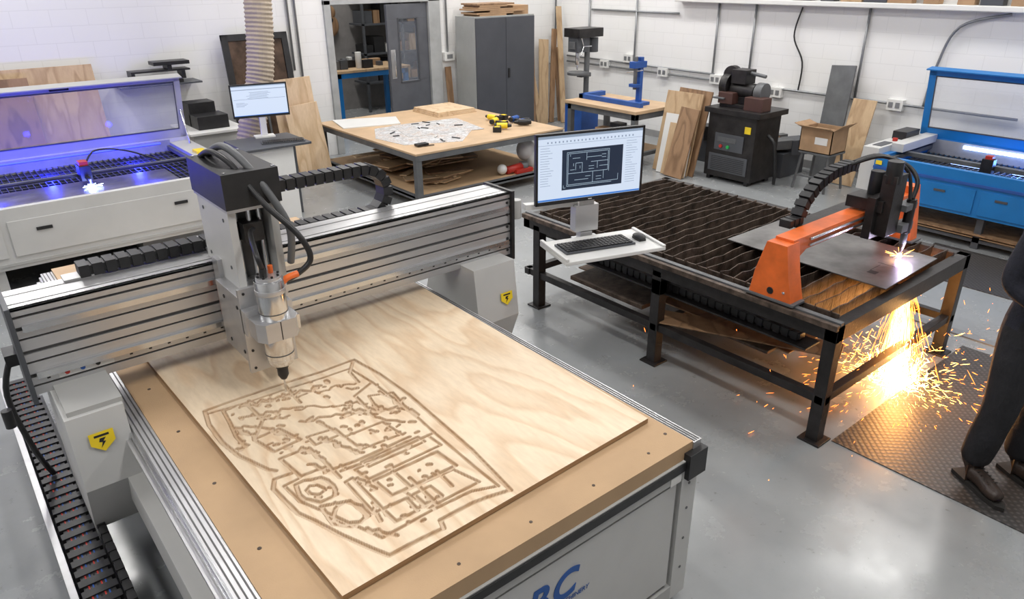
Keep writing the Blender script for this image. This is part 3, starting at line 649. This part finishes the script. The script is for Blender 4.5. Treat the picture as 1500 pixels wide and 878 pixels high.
# ---------------------------------------------------------------- cabinet
o=MB('metal_cabinet'); x0,x1,y0,y1,h=6.66,7.80,9.0,9.5,1.77
o.box(x0,x1,y0+.02,y1,0,h,CABS); mid=(x0+x1)/2
o.box(x0+.01,mid-.003,y0,y0+.02,.08,h-.02,CABF); o.box(mid+.003,x1-.01,y0,y0+.02,.08,h-.02,CABF)
o.box(mid+.03,mid+.06,y0-.02,y0,.88,1.02,BLK); o.box(x0,x1,y0,y0+.02,0,.07,DGR)
o.done(.004)
o=MB('stacked_boards')
for i in range(7):
    w=random.uniform(.3,.8); xx=random.uniform(6.7,7.0); o.box(xx,xx+w,9.05,9.45,1.77+i*.025,1.793+i*.025,random.choice([WD2,WD1,CARD]))
o.box(7.45,7.75,9.1,9.45,1.77,1.9,CARD); o.done(.002)
def lean(name,boards,axis):
    o=MB(name)
    for (p,w,hh,th_,tilt,roll,mm) in boards:
        if axis=='y': o.T=Matrix.Translation(p)@Matrix.Rotation(roll,4,'Y')@Matrix.Rotation(-tilt,4,'X'); o.box(-w/2,w/2,0,th_,0,hh,mm)
        else: o.T=Matrix.Translation(p)@Matrix.Rotation(roll,4,'X')@Matrix.Rotation(tilt,4,'Y'); o.box(0,th_,-w/2,w/2,0,hh,mm)
    return o.done(.002)
lean('leaning_planks',[((7.95,9.2,0.01),.13,1.28,.03,.12,.06,WD1),((8.12,9.2,0.01),.12,1.2,.03,.15,-.12,WD2),((8.25,9.28,.01),.2,1.35,.02,.12,.1,WD2),((8.45,9.3,.01),.1,1.5,.03,.1,.12,WD1),((8.6,9.15,0.01),.1,1.85,.03,.15,.05,WD2),((8.68,9.3,.01),.14,1.2,.03,.1,.0,WD1)],'y')
lean('leaning_plywood_sheets',[((3.62,8.42,.01),.50,1.24,.02,.10,-.03,PLYP),((3.70,8.32,.01),.42,.95,.02,.14,-.07,PLYP),((3.78,8.52,.01),.30,1.2,.02,.1,-.06,WD2)],'y')
lean('leaning_wood_sheet',[((.9,9.15,.01),1.6,1.5,.02,.2,0,WD2),((.3,9.05,.01),1.5,1.42,.02,.2,0,WD1)],'y')
lean('leaning_plank',[((6.52,9.42,.01),.1,1.05,.03,.1,0,WD1)],'y')
lean('leaning_sheet_goods',[((7.32,5.82,.01),.55,1.0,.02,.20,0,WD2),((7.37,5.74,.01),.5,1.04,.02,.22,.02,WD1),((7.26,5.76,.01),.45,.74,.02,.2,-.02,WHT),((7.22,5.70,.01),.36,.64,.02,.2,0,WD2),((7.18,5.66,.01),.28,.85,.02,.24,0.05,WD1)],'x')
lean('leaning_dark_board',[((8.5,4.42,.01),.3,1.34,.03,.2,-.06,MID)],'x')
lean('leaning_ply_board',[((8.42,4.12,.01),.28,1.0,.02,.25,0,WD2)],'x')
o=MB('framed_panel'); o.T=Matrix.Translation((3.58,9.25,0.01))@Matrix.Rotation(-.12,4,'X')
w,hh=.42,1.70
o.box(-w,w,0,.04,0,.08,BLK); o.box(-w,w,0,.04,hh-.08,hh,BLK); o.box(-w,-w+.08,0,.04,0,hh,BLK); o.box(w-.08,w,0,.04,0,hh,BLK); o.box(-w+.08,w-.08,.015,.03,.08,hh-.08,BRZ)
o.box(-.02,.01,.005,.02,.08,hh-.08,MID); o.done(.003)
# duct
o=MB('extraction_duct'); pts=[(3.14,8.0,ZC),(3.13,8.0,2.6),(3.10,7.98,2.0),(3.03,7.95,1.5),(2.95,7.93,1.2),(2.83,7.9,.9),(2.72,7.88,.5),(2.68,7.9,0)]
o.tube(pts,.14,DUCT,n=20,sub=14,rib=.045,resample=.022); o.done()
o=MB('control_desk'); o.box(2.4,3.08,7.0,7.6,.80,.825,DGR); o.box(2.45,2.9,7.05,7.55,0,.80,WHT); o.box(2.9,3.05,7.35,7.4,0.0,.8,DGR); o.done(.004)
o=monitor('computer_monitor',(2.80,7.5,1.20),math.radians(-12),.56,.33,False); o.box(-.03,.03,.03,.06,-.3,0,WHT); o.box(-.1,.1,-.03,.1,-.375,-.36,WHT); o.box(-.03,.03,.0,.06,-.365,-.15,WHT)
o.done(.002)
o=MB('keyboard'); o.T=Matrix.Translation((2.82,7.1,.825))@Matrix.Rotation(-.3,4,'Z'); keyboard(o,-.2,0,0,.42,.15); o.done()
o=MB('shelf_equipment'); o.box(1.9,2.8,9.25,9.6,1.2,1.22,DGR)
o.box(2.0,2.6,9.28,9.55,1.22,1.26,BLK); o.box(2.05,2.7,9.3,9.5,1.35,1.37,BLK); o.box(2.05,2.09,9.3,9.5,1.26,1.35,BLK); o.box(2.6,2.64,9.3,9.5,1.26,1.35,BLK); o.box(2.3,2.7,9.28,9.5,1.42,1.46,BLK); o.box(2.45,2.5,9.3,9.5,1.37,1.42,BLK)
o.done(.003)
o=MB('side_bench'); o.box(2.35,3.0,8.55,9.3,.72,.75,WHT); o.box(2.4,2.95,8.6,9.25,0,.72,BODY); o.box(2.5,2.85,8.7,9.0,.75,.9,BLK); o.box(2.5,2.8,8.95,9.2,.75,1.02,BLK); o.done(.005)
# ---------------------------------------------------------------- laser cutters
HONEY=M('honeycomb_bed',(.10,.105,.12),.35,.5)
LIN=M('laser_inner_lining',(.30,.31,.34),.5)
def laser(name,T,W,D,zb,zt,body,depth=.16,inner=None):
    o=MB(name); o.T=T
    zi=zt-depth; e=.06
    o.box(0,W,0,e,zb,zt,body); o.box(0,e,e,D-e,zb,zt,body); o.box(W-.2,W,e,D-e,zb,zt,body); o.box(0,W,D-e,D,zb,zt+.04,body); o.box(e,W-.2,e,D-e,zb,zb+.03,DGR)
    if inner: o.box(e,W-.2,D-e-.006,D-e,zi,zt+.03,inner); o.box(W-.206,W-.2,e,D-e,zi,zt,inner)
    o.box(e,W-.2,e,D-e,zi-.02,zi-.01,BLK)
    n=int((W-.3)/.05)
    for i in range(n): x=e+.02+i*.05; o.box(x,x+.006,e,D-e,zi-.01,zi+.01,HONEY)
    for i in range(int((D-.2)/.12)): y=e+.04+i*.12; o.box(e,W-.2,y,y+.008,zi-.01,zi+.008,HONEY)
    o.box(e,e+.04,e,D-e,zt-.07,zt-.03,MID); o.box(W-.24,W-.2,e,D-e,zt-.07,zt-.03,MID)
    return o
T1=Matrix.Translation((-.85,6.58,0)); W1,D1=3.1,1.72
o=laser('laser_cutter',T1,W1,D1,.28,.76,BODY2,.09,LIN)
o.box(0,W1,-.012,0,.31,.335,BODY); o.box(1.2,W1-.45,-.012,0,.38,.66,BODY2); o.box(.1,1.15,-.012,0,.38,.66,BODY2)
for x in (1.38,2.42): o.box(x,x+.11,-.022,-.012,.56,.585,BLK)
o.box(.05,1.1,.05,D1-.1,0,.28,BODY2); o.box(2.2,W1-.2,.5,D1-.1,0,.28,BODY2); o.box(1.1,2.2,.9,D1-.1,0,.28,DGR)
o.box(.12,W1-.22,.86,.90,.725,.755,MID); o.box(.12,W1-.22,.845,.86,.73,.745,BLK)
o.box(1.87,1.96,.68,.84,.72,.85,BLK); o.box(1.88,1.95,.70,.80,.85,.885,RED); o.cyl((1.915,.56,.70),(1.915,.56,.76),.014,CHR); o.box(1.9,1.93,.56,.70,.74,.765,BLK)
o.tube([(1.95,.76,.87),(2.05,.8,.95),(2.3,.88,.90),(2.6,.92,.75)],.008,BLK)
o.box(1.2,2.6,.2,.85,.679,.684,SHEET)
def lid(o,W,D,z0,hh,mm,back,fr=.055,x0=0.):
    T0=o.T.copy(); o.T=T0@Matrix.Translation((0,D-.02,z0))@Matrix.Rotation(back,4,'X')
    t=.03
    o.box(x0,W,-t,0,0,fr*1.6,mm); o.box(x0,W,-t,0,hh-fr,hh,mm); o.box(x0,x0+fr,-t,0,0,hh,mm); o.box(W-fr,W,-t,0,0,hh,mm); o.box(x0+fr,W-fr,-.018,-.012,fr*1.6,hh-fr,GLASS)
    for (a,bb,c_,d_) in ((x0+fr,W-fr,fr*1.6,fr*1.6+.012),(x0+fr,W-fr,hh-fr-.01,hh-fr),(x0+fr,x0+fr+.01,fr*1.6,hh-fr),(W-fr-.01,W-fr,fr*1.6,hh-fr)): o.box(a,bb,-t-.004,-t+.004,c_,d_,DGR)
    o.box(x0,W,-.12,0,hh,hh+.012,mm)
    o.box(W*.62,W*.62+.16,-t-.03,-t-.02,hh-.04,hh-.02,BLK); o.box(W*.62,W*.62+.02,-t-.03,-t,hh-.04,hh-.02,BLK); o.box(W*.62+.14,W*.62+.16,-t-.03,-t,hh-.04,hh-.02,BLK)
    o.T=T0
lid(o,W1-.02,D1,.80,.66,BODY,math.radians(12),.06)
o.cyl((W1-.05,D1-.25,.76),(W1-.05,D1-.1,1.1),.01,CHR)
o.box(W1-.16,W1-.06,.9,1.05,.76,.785,YEL); o.cyl((W1-.1,.8,.76),(W1-.1,.8,.79),.025,RED); o.box(W1-.15,W1-.05,.5,.65,.76,.765,BLK)
ARCB=E('laser_blue_spot',(.45,.55,1),40); LEDB=E('led_strip_blue',(.02,.03,1),8)
o.sphere((1.915,.56,.70),.022,ARCB,n=10)
for i in range(8):
    a=i*math.pi/4+.2; L=random.uniform(.05,.10); o.bar((1.915,.56,.695),(1.915+L*math.cos(a),.56+L*math.sin(a),.70),.0025,.0025,ARCB)
o.box(.15,W1-.3,D1-.075,D1-.067,.76,.77,LEDB)
o.done(.003)
T2=Matrix.Translation((7.25,3.24,0))@Matrix.Rotation(math.radians(-90),4,'Z'); W2,D2=2.2,1.12
o=laser('laser_cutter',T2,W2,D2,.30,.70,BLUE,.12,LIN)
o.box(0,W2,-.014,0,.58,.605,BLUD); o.box(.12,.95,-.012,0,.33,.55,BLUE); o.box(1.0,W2-.1,-.012,0,.33,.55,BLUE)
for x in (.6,1.12): o.box(x,x+.1,-.02,-.012,.48,.5,DGR)
o.box(-.16,.0,.05,D2-.05,.33,.76,BODY2); o.box(0,.12,.3,D2-.02,.70,.78,BODY2); o.box(-.12,-.03,.15,.4,.76,.765,DGR); o.box(-.14,0,.6,.9,.76,.84,BLK)
o.cyl((-.06,.5,.76),(-.06,.5,.79),.025,RED); o.box(.03,.09,.02,.1,.70,.703,YEL); o.box(.02,.08,-.016,-.012,.62,.66,YEL)
for x in (.05,1.0,W2-.12):
    for y in (.05,D2-.12): o.box(x,x+.06,y,y+.06,0,.30,DGR)
o.box(.05,W2,.05,.1,.06,.1,DGR); o.box(.05,W2-.05,.05,D2-.05,.09,.11,MDF); o.box(.15,W2-.2,.1,D2-.2,.11,.13,WD2); o.box(.3,W2-.1,.02,D2-.3,.13,.145,WD1)
o.box(.1,W2-.2,.42,.48,.65,.69,MID); o.box(.82,.92,.34,.42,.62,.76,BLK); o.box(.84,.9,.35,.41,.76,.79,RED)
lid(o,W2,D2,.73,.72,BLUE,math.radians(8),.07,-.06)
LEDW=E('led_strip_cool',(.42,.58,1),9); GLOWT=E('glow_tile',(.35,.5,1),2.6)
o.box(.4,1.8,D2-.084,D2-.066,.675,.705,LEDW); 
for x in (.45,1.0,1.45): o.box(x,x+.32,.66,.74,.591,.593,GLOWT)  # emissive tiles lying flat on the cutter bed
o.done(.003)
# ---------------------------------------------------------------- right side benches and machines
o=bench_blue('machine_bench',7.05,7.9,6.2,7.5,.75,MID,TAN)
o.box(7.1,7.85,6.25,7.4,.15,.17,MDF); 
for i in range(10): 
    x=random.uniform(7.15,7.6); y=random.uniform(6.3,7.2); o.box(x,x+.15,y,y+.18,.17,.17+random.uniform(.08,.3),random.choice([BLK,DGR,CARD,MID]))
o.done(.003)
o=MB('bench_press'); zb=.75
o.box(7.35,7.6,6.45,6.7,zb,zb+.04,BLUD); o.box(7.48,7.54,6.54,6.60,zb+.04,1.35,BLUD); o.box(7.35,7.58,6.52,6.62,1.22,1.3,BLUD); o.cyl((7.42,6.57,.95),(7.42,6.57,1.36),.025,MID); o.box(7.38,7.46,6.5,6.64,.98,1.02,BLUD); o.cyl((7.42,6.45,1.2),(7.42,6.72,1.15),.008,CHR)
o.box(7.3,7.36,6.35,7.48,zb+.0,zb+.06,BLUD); o.box(7.3,7.75,7.4,7.48,zb,zb+.06,BLUD)
o.done(.003)
o=MB('drill_press')
cx,cy2=7.85,7.95
o.box(cx-.25,cx+.2,cy2-.2,cy2+.2,0,.06,BLUD); o.box(cx-.2,cx+.15,cy2-.18,cy2+.18,.06,.55,BLUD); o.cyl((cx+.05,cy2,.55),(cx+.05,cy2,1.5),.04,MID)
o.box(cx-.22,cx+.2,cy2-.16,cy2+.16,.55,.6,MID); o.cyl((cx-.12,cy2,.98),(cx-.12,cy2,1.02),.16,MID); o.box(cx-.1,cx+.1,cy2-.05,cy2+.05,.94,1.0,MID)
o.box(cx-.24,cx-.02,cy2-.1,cy2+.1,1.3,1.5,DGR); o.box(cx-.26,cx+.22,cy2-.15,cy2+.17,1.5,1.62,BLK2); o.cyl((cx+.16,cy2,1.28),(cx+.16,cy2,1.48),.08,DGR); o.cyl((cx-.14,cy2,1.12),(cx-.14,cy2,1.3),.03,CHR); o.cyl((cx-.14,cy2,1.05),(cx-.14,cy2,1.12),.012,CHR)
for k in range(3):
    a=k*2.09; o.cyl((cx-.14,cy2-.12,1.38),(cx-.14+.14*math.cos(a),cy2-.14,1.38+.14*math.sin(a)),.008,CHR)
o.box(cx-.262,cx-.24,cy2-.06,cy2+.06,1.34,1.44,MID)
o.done(.004)
o=MB('dust_extractor_cabinet')
o.box(7.5,8.0,4.76,5.42,.05,.81,BLK2); o.box(7.46,8.04,4.7,5.47,.81,.87,BLK2)
for y in (4.8,5.34): o.box(7.52,7.6,y,y+.05,0,.05,BLK); o.box(7.9,7.97,y,y+.05,0,.05,BLK)
o.box(7.49,7.5,4.9,5.3,.38,.58,DGR); o.box(7.485,7.49,5.0,5.26,.48,.54,MID); o.cyl((7.47,5.2,.43),(7.49,5.2,.43),.02,RED); o.cyl((7.47,5.1,.43),(7.49,5.1,.43),.02,M('green_button',(.02,.4,.08),.4))
o.box(7.488,7.5,4.82,4.9,.62,.70,YEL); o.box(7.488,7.5,4.82,5.36,.12,.33,DGR)
for i in range(8): o.box(7.483,7.488,4.86,5.32,.14+i*.022,.148+i*.022,BLK)
o.tube([(7.7,4.72,.6),(7.7,4.62,.5),(7.75,4.6,.2),(7.8,4.62,.02)],.02,BLK)
o.done(.004)
o=MB('bench_grinder'); o.T=Matrix.Translation((0,.08,-.06))
BR=M('brown_red_paint',(.075,.035,.028),.45)
o.box(7.62,7.9,4.85,5.3,.93,.97,BLK2); o.cyl((7.76,4.9,1.12),(7.76,5.22,1.12),.09,BLK2); o.cyl((7.76,5.24,1.16),(7.76,5.34,1.16),.14,BLK2); o.cyl((7.76,4.78,1.12),(7.76,4.88,1.12),.11,MID)
o.box(7.7,7.82,4.95,5.15,.97,1.05,BLK2); o.box(7.55,7.7,5.2,5.36,1.02,1.04,MID); o.box(7.66,7.86,5.0,5.2,1.2,1.36,BLK2); o.cyl((7.72,5.25,1.28),(7.8,5.25,1.28),.11,BLK2); o.cyl((7.76,4.8,1.3),(7.76,5.3,1.36),.02,MID); o.box(7.56,7.75,4.68,4.92,.93,1.08,BR); o.box(7.58,7.74,5.1,5.3,.97,1.1,BR)
o.done(.004)
o=MB('metal_stool')
for a,bb in ((7.95,4.08),(7.95,4.4),(8.25,4.08),(8.25,4.4)): o.bar((a+(-.04 if a<8.1 else .04),bb+(-.04 if bb<4.2 else .04),0),(a,bb,.42),.025,.025,MID)
o.box(7.92,8.28,4.05,4.43,.42,.445,MID); o.box(7.93,8.27,4.05,4.07,.15,.17,MID); o.box(7.92,7.94,4.05,4.43,.15,.17,MID); o.done(.003)
o=MB('cardboard_box'); z=.446
o.box(7.92,7.93,4.05,4.44,z,z+.27,CARD); o.box(8.25,8.26,4.05,4.44,z,z+.27,CARD); o.box(7.92,8.26,4.05,4.06,z,z+.27,CARD); o.box(7.92,8.26,4.43,4.44,z,z+.27,CARD); o.box(7.92,8.26,4.05,4.44,z,z+.01,CARD)
o.bar((7.92,4.24,z+.27),(7.81,4.24,z+.31),.38,.006,CARD); o.bar((8.09,4.44,z+.27),(8.09,4.54,z+.30),.32,.006,CARD,(0,0,1)); o.bar((8.09,4.05,z+.27),(8.09,3.96,z+.34),.32,.006,CARD); o.box(7.97,8.2,4.1,4.4,z+.02,z+.24,WD1)
o.box(7.915,7.92,4.1,4.25,z+.1,z+.18,WHT)
o.done()
o=MB('scrap_bin')
o.box(8.15,8.65,4.75,6.1,0,.3,DGR)
for i in range(24):
    x=random.uniform(8.2,8.5);y=random.uniform(4.8,5.9); o.obox((x,y,random.uniform(.3,.4)),(random.uniform(.05,.3),random.uniform(.05,.3),random.uniform(.03,.2)),(0,0,random.uniform(0,3)),random.choice([DGR,WD1,BLK,MID]))
o.done(.003)
o=MB('floor_offcut_sheets'); o.prism([(.55,5.9),(1.7,5.85),(1.9,6.5),(.6,6.5)],'z',.0,.02,PLYP); o.prism([(.8,6.0),(1.5,6.1),(1.4,6.6),(.9,6.6)],'z',.02,.035,WHT); o.done()
# ---------------------------------------------------------------- person
def skin_mesh(verts,edges,root=0,sub=2):
    me=bpy.data.meshes.new('tmp'); me.from_pydata([v[0] for v in verts],edges and edges,[])
    ob=bpy.data.objects.new('tmp',me); sc.collection.objects.link(ob)
    sm=ob.modifiers.new('s','SKIN'); sk=me.skin_vertices[0].data
    for i,v in enumerate(verts):
        r=v[1]; sk[i].radius=(r,r) if not isinstance(r,tuple) else r; sk[i].use_root=(i==root)
    sm.use_smooth_shade=True; sb=ob.modifiers.new('b','SUBSURF'); sb.levels=sub; sb.render_levels=sub
    dg=bpy.context.evaluated_depsgraph_get(); dg.update()
    m2=bpy.data.meshes.new_from_object(ob.evaluated_get(dg)); 
    out=([tuple(v.co) for v in m2.vertices],[tuple(p.vertices) for p in m2.polygons])
    bpy.data.objects.remove(ob); return out
NAVY=M('navy_fleece',(.008,.009,.017),.85,0,30,.3,.3,120); TRO=M('black_work_trousers',(.0095,.0095,.012),.8,0,9,.45,1.0,14); SKN=M('skin',(.55,.32,.23),.5); HAIR=M('dark_hair',(.03,.02,.015),.7,0,50,.4,.4,90); BOOT=M('brown_leather_boot',(.035,.022,.016),.45,0,12,.4,.3,50); SOLE=M('boot_sole',(.02,.018,.016),.7)
vs=[((0,0,.90),(.155,.11)),((0,0,1.02),(.145,.105)),((0,-.01,1.2),(.17,.12)),((0,.01,1.33),(.13,.09)),((0,.01,1.40),(.055,.055)),((0,-.005,1.46),(.05,.05))]
ed=[(0,1),(1,2),(2,3),(3,4),(4,5)]
for sgn in (-1,1):
    k=len(vs)
    vs+=[((sgn*.165,.0,1.315),.068),((sgn*.225,.02,1.09),.055),((sgn*.13,-.22,1.0),.038)]
    ed+=[(3,k),(k,k+1),(k+1,k+2)]
    k=len(vs)
    vs+=[((sgn*.095,0,.80),(.10,.105)),((sgn*.11,-.03,.47),.084),((sgn*.118,-.015,.36),.079),((sgn*.12,.0,.26),.082),((sgn*.125,.02,.10),.072)]
    ed+=[(0,k),(k,k+1),(k+1,k+2),(k+2,k+3),(k+3,k+4)]
o=MB('standing_worker'); o.T=Matrix.Translation((3.79,.785,.006))@Matrix.Rotation(math.radians(-30),4,'Z')
pv,pf=skin_mesh(vs,ed)
def cen(f): return [sum(pv[i][a] for i in f)/len(f) for a in range(3)]
up=[];neck=[];low=[]
for f in pf:
    c=cen(f)
    if c[2]>1.405 and abs(c[0])<.1: neck.append(f)
    elif c[2]>.90: up.append(f)
    else: low.append(f)
o.add(pv,up,NAVY,True); o.add(pv,neck,SKN,True); o.add(pv,low,TRO,True)
hc=V((0,-.02,1.545)); n=24; hvs=[];hfs=[]
for i in range(n+1):
    for j in range(n):
        t=math.pi*i/n;p=2*math.pi*j/n; x=math.sin(t)*math.cos(p);y=math.sin(t)*math.sin(p);z=math.cos(t)
        sx_=.073*(1-.22*max(0,-z)); sy_=.092; 
        q=V((x*sx_,y*sy_,z*.112))
        if y<-.6 and abs(x)<.2 and -.25<z<.15: q.y-=.018*(1-abs(x)/.2)*(1-abs(z+.12)/.3)
        if y<-.5 and z>.02 and z<.22 and .2<abs(x)<.55: q.y+=.006
        if y<-.6 and -.8<z<-.5: q.y-=.008
        hvs.append(tuple(hc+q))
for i in range(n):
    for j in range(n): hfs.append((i*n+j,(i+1)*n+j,(i+1)*n+(j+1)%n,i*n+(j+1)%n))
isH=lambda f: (sum(hvs[i][2]-hc.z for i in f)/4>.045) or (sum(hvs[i][1]-hc.y for i in f)/4>.02 and sum(hvs[i][2]-hc.z for i in f)/4>-.05)
o.add(hvs,[f for f in hfs if not isH(f)],SKN,True)
hv2=[tuple(hc+(V(p)-hc)*1.06) for p in hvs]; o.add(hv2,[f for f in hfs if isH(f)],HAIR,True)
for sgn in (-1,1):
    o.sphere((sgn*.075,-.01,1.54),.02,SKN,.4,.8,1.3,8); o.sphere((sgn*.03,-.105,1.555),.011,WHT,n=8); o.sphere((sgn*.03,-.1145,1.555),.005,BLK,n=6); o.box(sgn*.03-.016,sgn*.03+.016,-.113,-.105,1.573,1.578,HAIR)
    w=V((sgn*.13,-.22,1.0)); hd=V((-sgn*.45,-.85,-.12)).normalized(); sd=V((0,0,1)); sd=(sd-hd*sd.dot(hd)).normalized(); pn=V((-sgn,0,0)); pn=(pn-hd*pn.dot(hd)).normalized()
    hvv=[(tuple(w-hd*.01),.026),(tuple(w+hd*.045),(.022,.033)),(tuple(w+hd*.08),(.02,.034))]
    a,bq=skin_mesh(hvv,[(0,1),(1,2)],0,2); o.add(a,bq,SKN,True)
    for k in range(4):
        rt=w+hd*.07+sd*(-.027+.018*k); L=(.05,.06,.056,.042)[3-k]
        a,bq=skin_mesh([(tuple(rt),.009),(tuple(rt+hd*L*.5+pn*.005),.0085),(tuple(rt+hd*L*.85+pn*L*.3),.008),(tuple(rt+hd*L*1.0+pn*L*.65),.007)],[(0,1),(1,2),(2,3)],0,1); o.add(a,bq,SKN,True)
    rt=w+hd*.03+sd*.028; a,bq=skin_mesh([(tuple(rt),.012),(tuple(rt+sd*.022+hd*.025),.0105),(tuple(rt+sd*.025+hd*.055+pn*.008),.009)],[(0,1),(1,2)],0,1); o.add(a,bq,SKN,True)
    bx=sgn*.13; a,bq=skin_mesh([((bx,.03,.15),.05),((bx,.035,.06),(.047,.05)),((bx,-.06,.062),(.042,.045)),((bx+sgn*.01,-.15,.05),(.045,.036)),((bx+sgn*.012,-.205,.045),(.034,.028))],[(0,1),(1,2),(2,3),(3,4)],1,2); o.add(a,bq,BOOT,True)
    o.prism([(bx-.04,.085),(bx-.043,0),(bx-.04+sgn*.008,-.14),(bx-.03+sgn*.01,-.21),(bx+sgn*.012,-.238),(bx+.03+sgn*.012,-.21),(bx+.045+sgn*.01,-.14),(bx+.04,0),(bx+.04,.085)],'z',0,.022,SOLE)
    for k in range(5): o.bar((bx-.025,-.03-.022*k,.103-.004*k),(bx+.025,-.04-.022*k,.103-.004*k),.005,.004,SOLE)
o.box(-.022,.022,-.1075,-.095,1.498,1.506,M('lips',(.38,.15,.12),.5))
o.done(0,None,False)
# ---------------------------------------------------------------- lights
def area(name,loc,sx,sy,e,col=(1,.98,.95),rot=(0,0,0)):
    l=bpy.data.lights.new(name,'AREA'); l.shape='RECTANGLE'; l.size=sx; l.size_y=sy; l.energy=e; l.color=col
    ob=bpy.data.objects.new(name,l); sc.collection.objects.link(ob); ob.location=loc; ob.rotation_euler=rot; return ob
for i,(x,y) in enumerate([(-1.5,1.5),(1.8,.6),(5,.3),(7.7,2.4),(-1.5,5.5),(1.8,5.2),(4.7,4.6),(7.4,5.8),(.5,8.6),(4.6,8.2),(7.2,8.6)]):
    area('ceiling_light_%d'%i,(x,y,ZC-.12),.35,1.7,64)
    simple('light_fixture',x-.2,x+.2,y-.9,y+.9,ZC-.1,ZC,WHT)
area('store_light',(5.6,11.0,ZC-.1),.5,1.5,90)
def pt(name,loc,e,col,r=.03):
    l=bpy.data.lights.new(name,'POINT'); l.energy=e; l.color=col; l.shadow_soft_size=r; ob=bpy.data.objects.new(name,l); sc.collection.objects.link(ob); ob.location=loc
pt('spark_glow_low',(4.34,1.49,.24),13,(1,.42,.10),.08); pt('spark_glow_high',(4.38,1.50,.48),4,(1,.5,.15),.06); pt('plasma_glow',(4.46,1.68,.82),2.5,(.8,.7,1),.02)
pt('laser_glow',(1.06,7.08,.735),6,(.03,.05,1),.03)
for i,(x,y,e) in enumerate(((.1,7.75,13),(.85,7.8,13),(1.6,7.8,12),(-.5,7.75,10),(.35,7.05,7),(1.55,7.0,6))): pt('laser_strip_glow_%d'%i,(x,y,.745),e,(.012,.018,1),.03)
pt('laser_glow_right',(7.95,2.2,.665),5,(.12,.28,1),.04); pt('laser_glow_right_2',(7.95,1.6,.665),4,(.12,.28,1),.04)
w=bpy.data.worlds.new('world'); sc.world=w; w.use_nodes=True; w.node_tree.nodes['Background'].inputs[0].default_value=(.6,.65,.7,1); w.node_tree.nodes['Background'].inputs[1].default_value=.3
